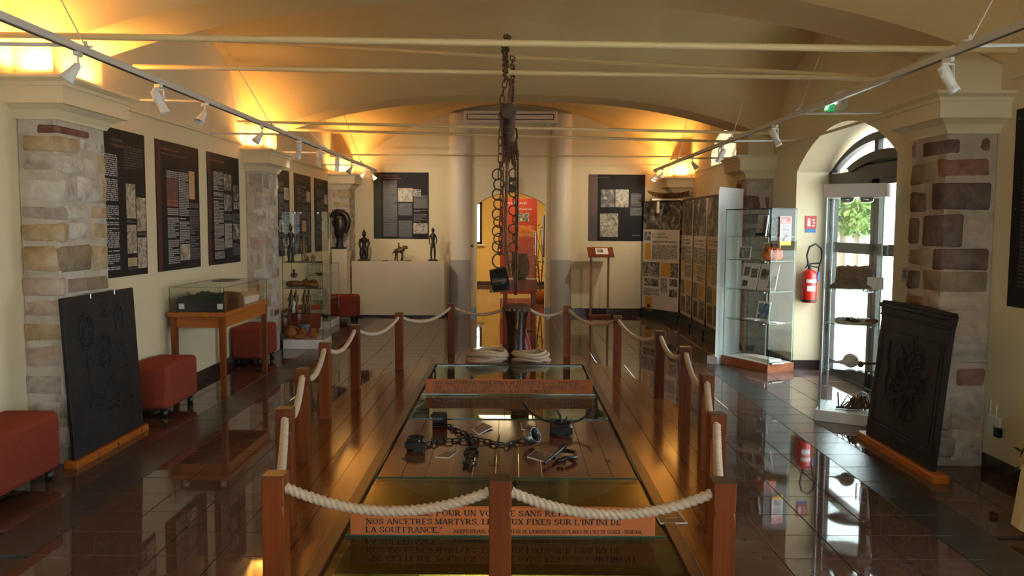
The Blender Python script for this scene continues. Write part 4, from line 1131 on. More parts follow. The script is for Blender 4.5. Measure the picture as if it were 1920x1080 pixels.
def fl(px, py): return F(px, py, LZ + .013)
chain(t, [fl(840, 797), fl(858, 808), fl(872, 812), fl(886, 820), fl(880, 828)], .034, .017, .0055, 'iron')
chain(t, [fl(800, 834), fl(818, 828), fl(838, 826), fl(858, 825), fl(876, 824), fl(890, 826)], .034, .017, .0055, 'iron')
chain(t, [fl(886, 822), fl(905, 826), fl(925, 830), fl(950, 834), fl(972, 826), fl(985, 828)], .034, .017, .0055, 'iron')
chain(t, [fl(880, 828), fl(892, 838), fl(892, 850), fl(880, 856), fl(872, 868), fl(878, 876), fl(890, 866)], .034, .017, .0055, 'iron')
chain(t, [fl(884, 838), fl(874, 846), fl(882, 862), fl(870, 872)], .034, .017, .0055, 'iron')
p4 = F(1052, 812, LZ)
t = thing('neck_collar', 'large black iron collar with a long curved bar arching up behind it', 'collar', (p4.x, p4.y, LZ))
b = B(); cuff(b, (p4.x, p4.y, LZ), .088, .085, .011); b.bx(p4.x - .08, p4.x + .08, p4.y - .102, p4.y - .086, LZ + .015, LZ + .065, .004); b.build('ring', 'iron', t)
pts = [P(983, 757, p4.y + .12), P(990, 768, p4.y + .10), P(1003, 779, p4.y + .07), P(1020, 788, p4.y + .04), P(1040, 793, p4.y), P(1065, 794, p4.y), P(1085, 789, p4.y + .04), P(1100, 779, p4.y + .07), P(1110, 766, p4.y + .1)]
b = B(); b.tube(pts, .0085, 8); b.ball(pts[0], .016, 8); b.build('curved_bar', 'iron', t)
b = B(); q = P(1056, 785, p4.y); b.tube([(p4.x, p4.y, LZ + .07), (q.x - .02, p4.y + .02, q.z + .02), (q.x - .05, p4.y + .03, q.z + .06)], [.012, .01, .006], 7); b.tube([(p4.x + .03, p4.y, LZ + .07), (q.x + .03, p4.y + .02, q.z + .01)], [.01, .005], 7); b.build('hasp', 'iron', t)
p5 = F(1052, 866, LZ)
t = thing('thumb_shackle', 'small black iron shackle with a bolt, at the right front of the red boards', 'shackle', (p5.x, p5.y, LZ))
b = B(); pts = [fl(1038, 862), fl(1045, 852), fl(1060, 848), fl(1078, 854), fl(1080, 861), fl(1062, 866), fl(1045, 868)]
b.tube([q + V((0, 0, .012 + .012 * (i % 2))) for i, q in enumerate(pts)], .014, 8); b.build('bow', 'iron', t)
b = B(); b.tube([fl(1020, 872) + V((0, 0, .01)), fl(1056, 850) + V((0, 0, .04))], .012, 8); b.ball(fl(1057, 849) + V((0, 0, .045)), .02, 8); b.build('bolt', 'iron', t)
def card(label, cs, tilt, lines):
    """small folded label: four floor pixels (near left, near right, far right, far left)"""
    q = [F(x, y, LZ if tilt >= 0 else DECKZ) for x, y in cs]; z0 = LZ if tilt >= 0 else DECKZ
    o = sum(q, V((0, 0, 0))) / 4
    t = thing('caption_card', label, 'label', (o.x, o.y, z0), 'caption cards round the shackles')
    up = V((0, 0, .006)); lift = V((0, 0, max(tilt, 0)))
    A, Bq, C, D = q[0], q[1], q[2] + lift, q[3] + lift
    b = B(); b.add([A, Bq, C, D, A + up, Bq + up, C + up, D + up], [(3, 2, 1, 0), (4, 5, 6, 7), (0, 1, 5, 4), (1, 2, 6, 5), (2, 3, 7, 6), (3, 0, 4, 7)]); b.build('card', 'paper', t)
    up2 = V((0, 0, .0066)); ins = .04
    def bl(u, v_): return A.lerp(Bq, u).lerp(D.lerp(C, u), v_)
    b = B(); b.add([bl(.03, .04) + up2, bl(.97, .04) + up2, bl(.97, .97) + up2, bl(.03, .97) + up2], [(0, 1, 2, 3)]); b.build('dark_field', 'labelink', t)
    b = B()
    for k in range(lines):
        v_ = .8 - .22 * k; up3 = V((0, 0, .0072))
        x = .3
        while x < .72:
            w_ = U(.05, .13); b.add([bl(x, v_) + up3, bl(x + w_, v_) + up3, bl(x + w_, v_ + .07) + up3, bl(x, v_ + .07) + up3], [(0, 1, 2, 3)]); x += w_ + .03
    tag(b.build('printed_text', 'ink_tan', t), kind='stuff')
card('dark caption card lying before the left cuff', [(816, 858), (842, 860), (861, 845), (836, 848)], .0, 3)
card('dark caption card behind the chains, near the glass plate', [(885, 806), (897, 816), (925, 804), (905, 795)], .01, 3)
card('small pale caption card behind the steel cuff', [(978, 806), (1007, 811), (1004, 804), (976, 797)], .012, 2)
card('dark caption card leaning on the small shackle', [(988, 858), (1022, 867), (1036, 853), (1003, 845)], .0, 3)
card('dark caption card on the deck planks at the right edge of the pit', [(1238, 983), (1289, 982), (1270, 959), (1225, 960)], -1, 3)
p6 = F(925, 872, LZ); p7 = F(936, 812, LZ)
t = thing('acrylic_stand', 'upright clear acrylic plate seen edge on, among the shackles', 'stand', (p6.x, p6.y, LZ))
b = B(); b.prism([(p6.x, p6.y, LZ), (p6.x + .03, p6.y + .42, LZ), (p6.x + .035, p6.y + .42, LZ + .11), (p6.x + .006, p6.y + .16, LZ + .10)], (.005, 0, 0)); b.build('plate', 'acrylic', t)
b = B(); b.bx(p6.x - .03, p6.x + .04, p6.y - .01, p6.y + .10, LZ, LZ + .004, .001); b.build('foot', 'acrylic', t)

# ------------------------------------------------------------------ suspended log with chains
lgx = -.03
za = P(953, 208, 6.0); zb = P(951, 276, 8.1)
t = thing('hanging_log', 'weathered round log hung lengthwise by chains under the vault', 'log', (za.x, 6.0, za.z))
b = B(); N = 14
pts = [za.lerp(zb, i / N) for i in range(N + 1)]
b.tube(pts, [.058 + .004 * math.sin(i * 2.1) for i in range(N + 1)], 16); b.build('log_body', 'logwood', t)
b = B(); b.tube([za + V((0, -.004, 0)), za + V((0, -.012, 0))], [.055, .053], 16); b.build('end_grain', 'logwood', t)
b = B(); hk = [P(946, 150, 6.0), P(950, 146, 6.0), P(956, 150, 6.0), P(957, 165, 6.0), P(955, 180, 6.0), P(954, 196, 6.0)]
b.tube(hk, .012, 8); b.tube([za + V((.0, .03, .05)), za + V((.055, .03, 0)), za + V((0, .03, -.055)), za + V((-.055, .03, 0)), za + V((.0, .03, .05))], .008, 6); b.build('iron_hook', 'rust', t)
b = B(); q = za.lerp(zb, .55); b.tube([q + V((.02, 0, .05)), q + V((.075, 0, .04)), q + V((.085, 0, -.03)), q + V((.06, 0, -.09)), q + V((.02, 0, -.08))], .011, 8); b.build('side_ring', 'rust', t)
for k in range(5):
    b = B(); q = za.lerp(zb, .18 + .17 * k); b.tube([q + V((.056 * math.cos(a), .01 * math.sin(2 * a), .056 * math.sin(a))) for a in [2 * PI * i / 14 for i in range(14)]], .006, 6, True); b.build('binding', 'oldrope', t)
def hang(label, pts, Lh, Wh, r, mt='rust'):
    t = thing('hanging_chain', label, 'chain', pts[-1], 'iron chains hung from the tie rods'); chain(t, pts, Lh, Wh, r, mt); return t
r1 = P(949, 70, 5.15)
t1 = hang('rusty chain from the nearest tie rod down to the log hook', [P(950, 68, 5.0), P(948, 110, 5.5), P(947, 150, 6.0)], .036, .019, .0055)
chain(t1, [P(953, 67, 5.04), P(945, 90, 5.2), P(950, 128, 5.75)], .036, .019, .0055, 'rust')
t2 = hang('rusty chain from the second tie rod to the rear of the log', [P(961, 106, 6.05), P(961, 150, 6.4), P(960, 190, 7.1), P(957, 235, 7.4)], .036, .018, .0055)
# long left chain: small links, then paired large rings, ending in the collar
t = thing('hanging_chain', 'long chain of small links and large rings hanging left of the log, carrying the collar', 'chain', P(937, 500, 6.1), 'iron chains hung from the tie rods')
chain(t, [P(948, 149, 6.0), P(942, 180, 6.05), P(939, 240, 6.1), P(938, 300, 6.1), P(937, 335, 6.1)], .034, .017, .005, 'rust')
chain(t, [P(942, 300, 6.2), P(941, 360, 6.2), P(939, 440, 6.2), P(937, 478, 6.2)], .030, .015, .0048, 'rust')
def ring(t, c, rad, r, ax, mt='rust'):
    u = V(ax).normalized().orthogonal().normalized(); w_ = V(ax).normalized().cross(u)
    b = B(); b.tube([c + (u * math.cos(a) + w_ * math.sin(a)) * rad for a in [2 * PI * i / 20 for i in range(20)]], r, 6, True); b.build('ring', mt, t)
for k, py in enumerate((327, 346, 365, 383, 402, 416, 433, 448, 463)):
    ring(t, P(933 + (k % 2) * 3, py, 6.1), .042, .0055, (.3 * (-1) ** k, 1, .2 * (k % 3 - 1)))
ring(t, P(937, 489, 6.1), .056, .007, (.1, 1, 0)); ring(t, P(938, 468, 6.1), .034, .006, (1, .6, 0))
# right chain of large rings
t = thing('hanging_chain', 'chain of large rusty rings hanging right of the log, behind the straps', 'chain', P(962, 515, 7.6), 'iron chains hung from the tie rods')
for k in range(14):
    py = 291 + k * 17.3
    ring(t, P(963.5 + (k % 2) * 1.5 - .12 * k, py, 7.5), .045 if k % 2 == 0 else .036, .0062, ((.25, 1, .1) if k % 2 == 0 else (1, .35, .1)))
# leather collar on the chain end
cA = P(938, 501, 6.1)
t = thing('slave_collar', 'dark iron neck collar with a hinge hanging from the long left chain', 'collar', P(936, 548, 6.1))
b = B(); ax = V((.95, .1, .16)).normalized(); c = P(936, 525, 6.1) - ax * .06
b.lathe([(.088, 0), (.09, .06), (.088, .125), (.078, .125), (.078, 0), (.088, 0)], c, 26, 0, ax); b.build('band', 'iron', t)
b = B(); c2 = P(937, 526, 6.0); b.tube([c2 - ax * .055 + V((0, -.012, 0)), c2 + ax * .05 + V((0, -.012, 0))], .007, 8); b.ball(P(921, 546, 6.02), .013, 8); b.build('hinge_pin', 'brass', t)
# straps and cords hanging from the log
t = thing('hanging_straps', 'old rope and leather straps hanging from the far end of the log', 'straps', P(968, 520, 7.8))
b = B(); b.tube([P(952, 268, 7.7), P(951, 300, 7.7), P(950, 340, 7.7), P(948, 420, 7.7), P(951, 470, 7.7), P(958, 515, 7.7)], .016, 8, False, 0, 3, 60, .15); b.build('thick_rope', 'oldrope', t)
b = B(); b.tube([P(968, 262, 7.8), P(971, 300, 7.8), P(971, 360, 7.8), P(970, 440, 7.8), P(969, 500, 7.9), P(968, 552, 8.6)], .010, 8); b.build('strap', 'rust', t)
b = B(); b.tube([P(963, 266, 7.8), P(966, 320, 7.8), P(967, 400, 7.8), P(967, 480, 7.9), P(965, 552, 8.6)], .008, 8); b.build('strap', 'oldrope', t)
b = B()
for k in range(7):
    x0 = 946 + k * 3.6; b.tube([P(x0, 270, 7.6), P(x0 + U(-3, 3), 285, 7.6), P(x0 + U(-4, 4), 296 + U(0, 14), 7.6)], [.014, .018, .008], 6)
b.build('knots', 'rust', t)
# ------------------------------------------------------------------ posters
def printed(b, o, u, d, n, x0, y0, x1, y1, lines, rnd, fill=.62, off=.0016):
    """rows of word-like dashes in a column (o = top left, u = across, d = down)"""
    lh = (y1 - y0) / lines
    for k in range(lines):
        y = y0 + lh * (k + .2); h = lh * fill; x = x0; end = x1 - (0 if rnd.random() > .15 else (x1 - x0) * rnd.uniform(.2, .7))
        if rnd.random() < .05: continue
        while x < end - .004:
            w_ = min((x1 - x0) * rnd.uniform(.07, .26), end - x)
            b.quad(o + u * x + d * y + n * off, u * w_, d * h); x += w_ + (x1 - x0) * .03
def poster(name, label, cat, o, u, d, base, els, seed, group=None, th=.006, extra=None):
    """o top left corner, u and d full width and height vectors; els in fractions of them"""
    rnd = random.Random(seed)
    o, u, d = V(o), V(u), V(d); n = d.cross(u).normalized()
    if n.dot(CAM0 - (o + u / 2)) < 0: n = -n
    ctr = o + u / 2 + d
    t = thing(name, label, cat, ctr, group)
    b = B(); b.obox(o - n * 0, u, d, n * th); b.build('panel', base, t)
    o2 = o + n * th
    inks = {}
    for e in els:
        k = e[0]
        if k == 'fill':
            _, x0, y0, x1, y1, m = e
            b = B(); b.quad(o2 + u * x0 + d * y0 + n * .0006, u * (x1 - x0), d * (y1 - y0)); b.build('colour_field', m, t)
        elif k == 'pic':
            _, x0, y0, x1, y1, m = e
            b = B(); b.obox(o2 + u * x0 + d * y0 + n * .0002, u * (x1 - x0), d * (y1 - y0), n * .0016); b.build('picture', m, t)
        elif k == 'text':
            _, x0, y0, x1, y1, nl, m = e
            printed(inks.setdefault(m, B()), o2, u, d, n, x0, y0, x1, y1, nl, rnd)
        elif k == 'line':
            _, s, x0, y, x1, h, m = e
            dn = d.normalized(); text(s, 'headline', m, t, o2 + u * x0 + d * y + n * .0012, u, -d, h=d.length * h, width=u.length * (x1 - x0), bold=.02)
    for m, b in inks.items(): tag(b.build('printed_text', m, t), kind='stuff')
    return t
# left wall: two rows of three black panels
def left_poster(label, ya, yb, els, seed, z1=2.37, z0=1.175, base='posterblack'):
    return poster('wall_poster', label, 'poster', (XL + .002, ya, z1), (0, yb - ya, 0), (0, 0, z0 - z1), base, els, seed, 'black exhibition posters along the left wall')
pins = []
yy = lambda px: W(px, 400, XL + .006).y
left_poster('black poster half hidden behind the nearest left pillar, four grey engravings on it', yy(274) - 1.0, yy(274),
    [('text', .06, .16, .50, .95, 58, 'ink_white'), ('text', .62, .10, .95, .26, 9, 'ink_dim'), ('line', "LES COLONIES", .42, .085, .6, .018, 'ink_grey'), ('line', "ET LE TRAVAIL", .40, .12, .62, .018, 'ink_rose'),
     ('pic', .635, .36, .80, .60, 'engraving'), ('pic', .815, .45, .985, .69, 'engraving'), ('pic', .635, .645, .80, .845, 'engraving'), ('pic', .815, .735, .985, .955, 'engraving'), ('pic', .635, .875, .80, .935, 'hessian'),
     ('text', .635, .61, .80, .63, 2, 'ink_grey'), ('text', .815, .70, .98, .72, 2, 'ink_grey'), ('text', .635, .945, .8, .97, 2, 'ink_grey')], 1)
left_poster('black poster, middle of the nearer three, with red text block and tall tan picture', yy(294), yy(374),
    [('fill', 0, 0, .10, 1, 'posterred'), ('line', "LE COMMERCE DE L'ESCLAVAGE", .10, .07, .52, .018, 'ink_rose'), ('line', "DANS LES COLONIES FRANCAISES", .12, .105, .66, .013, 'ink_grey'),
     ('text', .22, .22, .47, .28, 4, 'ink_white'), ('fill', .22, .285, .47, .50, 'ink_rose'), ('text', .23, .30, .47, .49, 13, 'ink_dim'), ('text', .22, .51, .47, .95, 30, 'ink_white'), ('text', .49, .22, .73, .79, 42, 'ink_white'),
     ('pic', .74, .20, .88, .43, 'ink_tan'), ('text', .74, .46, .97, .93, 34, 'ink_grey'), ('pic', .49, .80, .73, .93, 'engraving')], 2)
left_poster('black poster farthest of the nearer three, with a column of small grey photographs', yy(390), yy(449),
    [('fill', 0, 0, .09, 1, 'posterred'), ('line', "LA VIE QUOTIDIENNE", .08, .075, .5, .018, 'ink_rose'),
     ('text', .17, .16, .46, .95, 60, 'ink_white'), ('pic', .48, .17, .73, .32, 'photo'), ('pic', .48, .36, .73, .51, 'photo'), ('pic', .79, .26, .98, .33, 'photo'), ('pic', .79, .34, .98, .41, 'photo'), ('pic', .79, .42, .98, .49, 'photo'),
     ('text', .48, .54, .73, .60, 5, 'ink_grey'), ('fill', .48, .62, .73, .86, 'ink_grey'), ('text', .49, .63, .72, .85, 18, 'ink_white'), ('text', .75, .53, .98, .62, 7, 'ink_grey'), ('pic', .76, .63, .98, .78, 'photo'), ('text', .75, .80, .98, .93, 10, 'ink_grey')], 3)
for lab, a, c, s in (('black poster half hidden behind the middle left pillar', yy(543) - .96, yy(543), 4), ('black poster behind the tall left glass case, a small tan picture low on it', yy(552), yy(583), 5), ('black poster farthest along the left wall, before the crested head carving', yy(590), yy(615), 6)):
    left_poster(lab, a, c, [('fill', 0, 0, .08, 1, 'postergreen'), ('text', .14, .14, .40, .93, 50, 'ink_grey'), ('text', .43, .14, .68, .55, 26, 'ink_grey'), ('pic', .43, .58, .68, .72, 'photo' if s != 5 else 'ink_tan'), ('text', .43, .74, .68, .93, 10, 'ink_grey'), ('pic', .71, .2, .95, .34, 'engraving'), ('text', .71, .38, .95, .9, 30, 'ink_grey'), ('line', "LA TRAITE", .1, .08, .45, .018, 'ink_rose')], s)
def far_poster(label, px0, px1, py0, py1, base, els, seed):
    a, c = P(px0, py0, YF - .01), P(px1, py1, YF - .01)
    return poster('wall_poster', label, 'poster', (a.x, YF - .002, a.z), (c.x - a.x, 0, 0), (0, 0, c.z - a.z), base, els, seed)
far_poster('dark poster on the far wall left of the doorway, pale picture in its middle', 700, 804, 323, 448, 'posterblack',
    [('fill', 0, 0, .14, 1, 'postergreen'), ('line', "L'ESCLAVAGE A LA REUNION", .12, .06, .45, .018, 'ink_rose'), ('line', "CODE NOIR ET MARRONNAGE", .18, .10, .5, .018, 'ink_rose'),
     ('fill', .17, .12, .43, .97, 'ink_dim'), ('text', .18, .13, .42, .96, 46, 'ink_grey'), ('fill', .44, .235, .71, .44, 'ink_tan'), ('pic', .455, .25, .695, .43, 'engraving'), ('fill', .45, .46, .70, .65, 'ink_dim'), ('text', .45, .47, .70, .64, 9, 'ink_grey'),
     ('fill', .45, .72, .70, .98, 'ink_dim'), ('text', .46, .73, .69, .97, 13, 'ink_grey'), ('pic', .72, .25, .86, .36, 'photo'), ('fill', .73, .34, .98, .54, 'ink_dim'), ('text', .73, .35, .97, .53, 9, 'ink_grey'), ('text', .73, .56, .97, .74, 9, 'ink_grey'), ('pic', .72, .76, .98, .92, 'engraving')], 7)
far_poster('dark poster on the far wall right of the doorway, four old photographs on it', 1104, 1208, 327, 452, 'posterblack',
    [('fill', 0, 0, .16, 1, 'posterplum'), ('line', "HOMMES ET FEMMES LIBRES", .14, .055, .36, .014, 'ink_grey'), ('pic', .22, .225, .46, .49, 'photobig'), ('pic', .475, .225, .71, .49, 'engraving'), ('fill', .745, .28, .94, .48, 'ink_dim'), ('text', .76, .3, .92, .46, 10, 'ink_grey'), ('fill', .74, .49, .96, .62, 'ink_dim'), ('text', .75, .5, .95, .61, 6, 'ink_grey'), ('pic', .21, .585, .53, .94, 'engraving'), ('text', .78, .9, .92, .93, 1, 'ink_grey'), ('text', .03, .6, .14, .9, 20, 'ink_dim')], 8)
z1, z0 = W(1897, 208, XR - .006).z, W(1897, 575, XR - .006).z; ya = W(1897, 400, XR - .006).y
poster('wall_poster', 'black poster cut by the right edge of the photo, beside the nearest right pillar', 'poster', (XR - .002, ya, z1), (0, -1.0, 0), (0, 0, z0 - z1), 'posterblack', [('text', .1, .1, .5, .9, 40, 'ink_dim'), ('text', .55, .1, .95, .9, 40, 'ink_grey'), ('pic', .03, .045, .045, .055, 'ink_grey'), ('pic', .03, .5, .045, .51, 'ink_grey')], 9)

# roll up banners on the right
def banner(label, xa, ya, xb, yb, els, seed, h=2.04, base='banner', back=False):
    o, e = V((xa, ya, h)), V((xb, yb, h)); u = e - o
    t = poster('banner', label, 'banner', o, u, (0, 0, -h + .09), base, els, seed, 'roll up banners in the right far corner', .004)
    n = V((u.y, -u.x, 0)).normalized()
    if n.dot(CAM0 - o) < 0: n = -n
    b = B(); b.obox(o + V((0, 0, -h)) - n * .10, u, n * .13, (0, 0, .09)); b.build('base_cassette', 'blueband' if not back else 'white', t)
    b = B(); b.obox(o + V((0, 0, -.01)) - n * .008, u, n * .02, (0, 0, .03)); b.build('top_bar', 'white' if back else 'black', t)
    b = B(); m_ = o + u * .5 - n * .02; b.cyl(m_ + V((0, 0, -h + .08)), m_, .011, .009, 8); b.build('support_pole', 'white', t)
    return t
bA, bB = F(1204, 592), F(1271, 603)
els = [('pic', 0, .0, 1, .245, 'photobig'), ('fill', .76, .225, 1, .25, 'ink_gold'), ('pic', .03, .265, .22, .345, 'photo'), ('line', "DE LA REVOLTE", .26, .292, .62, .013, 'ink_black'), ('line', "A LA LIBERATION", .26, .318, .70, .013, 'ink_black'), ('fill', .05, .37, .22, .52, 'ink_gold'), ('text', .26, .345, .95, .52, 20, 'ink_grey'),
       ('pic', 0, .54, .48, .675, 'photo'), ('fill', .52, .54, .78, .665, 'ink_gold'), ('pic', .78, .54, .98, .665, 'photo'), ('pic', .05, .69, .24, .76, 'photo'), ('pic', .25, .69, .46, .76, 'photo'), ('pic', .52, .68, .70, .81, 'colorphoto'), ('pic', .76, .68, .97, .745, 'photo'), ('pic', .76, .77, .97, .84, 'photo'), ('text', .04, .78, .48, .85, 7, 'ink_grey'),
       ('fill', .08, .86, .29, .99, 'ink_gold'), ('pic', .15, .93, .22, .96, 'ink_black'), ('fill', 0, .965, 1, 1, 'blueband'), ('fill', .66, .973, .92, .985, 'ink_gold')]
banner('white exhibition banner facing the room, headed DE LA REVOLTE A LA LIBERATION', bA.x, bA.y, bB.x, bB.y, els, 11)
def side_els(k):
    return [('pic', 0, 0, 1, .29, 'photobig'), ('line', "LES CHEMINS", .10, .335, .8, .013, 'ink_black'), ('line', "DE LA LIBERTE", .10, .36, .85, .013, 'ink_black'), ('pic', .04, .38, .3, .5, 'photo'), ('fill', .04, .5, .28, .6, 'ink_gold'), ('text', .34, .38, .96, .64, 26, 'ink_grey'), ('pic', .04, .66, .4, .78, 'photo'), ('fill', .5, .66, .9, .76, 'ink_gold'), ('pic', .08, .8, .45, .93, 'photobig'), ('pic', .55, .78, .95, .93, 'photo'), ('fill', 0, .955, 1, 1, 'blueband')]
banner('white exhibition banner along the right wall, farthest of three seen at a slant', 2.82, 13.45, 2.82, 12.66, side_els(0), 12)
banner('white exhibition banner along the right wall, middle of three seen at a slant', 2.83, 12.60, 2.83, 11.80, side_els(1), 13)
banner('white exhibition banner along the right wall, nearest of three seen at a slant', 2.84, 11.74, 2.84, 10.94, side_els(2), 14)
bA, bB = F(1340, 683), P(1386, 640, 9.86)
banner('plain white back of a roll up banner, behind the glass case with wooden base', bA.x, bA.y, bB.x, bB.y, [], 15, 2.05, 'white', True)
# model canoe on a wall shelf behind the banner
c = P(1253, 367, 14.05); t = thing('model_canoe', 'brown model canoe with striped hull on a shelf above the banner', 'canoe', (c.x, c.y, c.z - .05))
b = B(); N = 16; L = .36; rings = []
vs = []; fs = []
for i in range(N + 1):
    s = -1 + 2 * i / N; w_ = .085 * (1 - abs(s) ** 2.2) + .004; zz = .055 * abs(s) ** 2.5
    for k in range(9):
        a = PI * k / 8; vs.append((c.x + L * s, c.y + w_ * math.cos(a), c.z + .04 + zz - .085 * math.sin(a) * (1 - .6 * abs(s) ** 3)))
for i in range(N):
    for k in range(8): fs.append((i * 9 + k, i * 9 + k + 1, (i + 1) * 9 + k + 1, (i + 1) * 9 + k))
b.add(vs, fs, True); b.build('hull', 'brass', t)
for i in range(2, N - 1):
    s = -1 + 2 * i / N; w_ = .085 * (1 - abs(s) ** 2.2) + .006; zz = .055 * abs(s) ** 2.5
    b = B(); b.tube([(c.x + L * s, c.y + w_ * math.cos(PI * k / 8), c.z + .04 + zz - .087 * math.sin(PI * k / 8) * (1 - .6 * abs(s) ** 3)) for k in range(9)], .006, 5); b.build('hull_stripe', 'darkwood', t)
t2 = thing('wall_shelf', 'narrow pale shelf in the far right corner, carrying the model canoe', 'shelf', (2.75, 14.1, 1.9))
b = B(); b.bx(c.x - .3, XR, 13.93, 14.17, c.z - .085, c.z - .055, .004); b.build('shelf_board', 'cream', t2)
b = B(); b.bx(c.x - .2, c.x - .16, 13.98, 14.12, c.z - .3, c.z - .085, .004); b.bx(XR - .16, XR - .12, 13.98, 14.3, c.z - .3, c.z - .085, .004); b.build('bracket', 'cream', t2)

# ------------------------------------------------------------------ left: stools, plaque, table, cases
def stool(label, x0, x1, y0, y1, h=.45, leg=.085):
    t = thing('stool', label, 'stool', ((x0 + x1) / 2, (y0 + y1) / 2, 0), 'terracotta upholstered stools along the left wall')
    b = B(); b.box(x0, x1, y0, y1, leg, h); o = b.build('cushion', 'red', t)
    md = o.modifiers.new('round', 'BEVEL'); md.width = .045; md.segments = 5
    for p in o.data.polygons: p.use_smooth = True
    for x in (x0 + .055, x1 - .055):
        for y in (y0 + .06, y1 - .06):
            b = B(); b.lathe([(0, 0), (.022, 0), (.026, leg + .005), (0, leg + .005)], (x, y, 0), 14); b.build('leg', 'black', t)
    return t
stool('terracotta stool nearest, cut by the left edge of the photo', -3.17, -2.81, 4.1, 4.97)
stool('terracotta stool between the black plaque and the wooden table', -3.17, -2.81, 6.52, 7.17)
stool('terracotta stool behind the wooden table, before the middle left pillar', -3.17, -2.82, 9.05, 9.66)
stool('terracotta stool seen through the tall left glass case', -3.17, -2.80, 11.1, 11.8)
stool('small looking terracotta stool in the far left corner beside the low glass case', -3.02, -2.58, 13.33, 13.70)

def plaque(label, yA, yB, xb0, xt0, z1, sg, seed):
    """cast iron fireback leaning on the pillar; sg -1 left, 1 right"""
    rnd = random.Random(seed)
    t = thing('cast_plaque', label, 'plaque', (xb0, (yA + yB) / 2, 0))
    y0, y1 = yA + .03, yB - .03; zb = .055; th = .028
    ax = V((xt0 - xb0, 0, z1 - zb)); axn = ax.normalized(); n = V((-sg * axn.z, 0, sg * axn.x)); n = n if n.x * -sg > 0 else -n
    o = V((xb0, y0, zb)); u = V((0, y1 - y0, 0))
    def q(s, v_, k=0.0): return o + u * s + ax * v_ + n * (th + k)
    b = B()
    if sg < 0: b.cbox(o, u, ax, n * th, .004); b.build('plate', 'cast', t)
    else:
        out = [(0, 0), (1, 0), (1, .2), (.985, .5), (.99, .86), (1.0, .90), (1.015, .93), (1.02, .975), (1.0, 1.0), (.5, 1.012), (.0, 1.0), (-.02, .975), (-.012, .93), (0, .9), (.005, .5)]
        b.prism([o + u * s + ax * v_ for s, v_ in out], n * th); b.build('plate', 'cast', t)
    b = B()
    if sg < 0:
        for cx, cy, rx, ry in ((.26, .77, .10, .12), (.50, .62, .09, .12)):
            for rr in (1, .8): b.tube([q(cx + rx * rr * math.cos(a), cy + ry * rr * math.sin(a), .002) for a in [2 * PI * i / 24 for i in range(24)]], .005, 6, True)
            for k in range(14): b.ball(q(cx + U(-.6, .6) * rx, cy + U(-.7, .7) * ry, .001), U(.006, .013), 6)
        b.tube([q(.74 + .06 * math.cos(a), .80 + .10 * math.sin(a), .002) for a in [PI * (-.3 + 1.6 * i / 16) for i in range(17)]], .006, 6)
        for p0, p1 in (((.25, .62), (.78, .28)), ((.74, .62), (.34, .2)), ((.24, .6), (.28, .34)), ((.76, .66), (.85, .2))):
            for k in range(13):
                s = k / 12; r_ = .011 if k % 2 else .007
                b.ball(q(p0[0] + (p1[0] - p0[0]) * s, p0[1] + (p1[1] - p0[1]) * s, .002), (r_, r_ * 1.3, r_), 6)
        for cx, cy in ((.56, .26), (.54, .88), (.3, .32)):
            for k in range(22): b.ball(q(cx + U(-.09, .09), cy + U(-.045, .045), .001), U(.005, .013), 6)
    else:
        for v_, s0, s1, r_ in ((.965, -.01, 1.01, .018), (.90, .01, .99, .010), (.80, .03, .97, .006), (.12, .02, .98, .012), (.06, .0, 1.0, .008)):
            b.tube([q(s0, v_, .002), q(s1, v_, .002)], r_, 8)
        for s in (.06, .10, .94): b.tube([q(s, .13, .001), q(s, .79, .001)], .006, 6)
        for k in range(150):
            a, r_ = rnd.uniform(0, 2 * PI), math.sqrt(rnd.random())
            b.ball(q(.46 + .24 * r_ * math.cos(a), .48 + .27 * r_ * math.sin(a), .001), rnd.uniform(.005, .011), 6)
        for k in range(10):
            a = 2 * PI * k / 10; b.tube([q(.46 + .1 * math.cos(a), .48 + .1 * math.sin(a), .006), q(.46 + .22 * math.cos(a + .5), .48 + .2 * math.sin(a + .5), .008), q(.46 + .27 * math.cos(a + .3), .48 + .3 * math.sin(a + .3), .002)], [.006, .005, .003], 6)
        b.tube([q(.78, .33, .002), q(.80, .45, .004), q(.77, .52, .002), q(.82, .62, .004), q(.80, .72, .002)], .008, 6)
    tag(b.build('relief', 'cast', t), kind='stuff')
    b = B(); xc = xb0
    if sg < 0: b.bx(xc - .035, xc + .055, yA, yB, 0, .058, .004)
    else: b.bx(xc - .06, xc + .045, yA - .06, yB + .06, 0, .06, .008)
    b.build('wooden_base', 'orange_y', t)
    if sg < 0:
        for s in (.36, .70):
            c = q(s, 1.0); b = B(); b.bx(c.x - .04, c.x + .004, c.y - .006, c.y + .006, c.z - .03, c.z + .008, .002); b.build('metal_clip', 'steel', t)
        for y in (yA + .28, yA + .55, yB - .12):
            b = B(); b.lathe([(0, 0), (.012, 0), (.010, .002), (0, .002)], (xc + .055, y, .03), 10, 0, (1, 0, 0)); b.build('wood_knot', 'postcap', t)
    return t
plaque('black cast plaque with oval medallions and crossed chains, leaning on the left pillar', 5.16, 6.20, -2.88, -2.93, 1.12, -1, 1)
plaque('black cast iron fireback with blurred relief, leaning on the right pillar', 5.0, 6.02, 2.70, 2.79, 1.07, 1, 2)

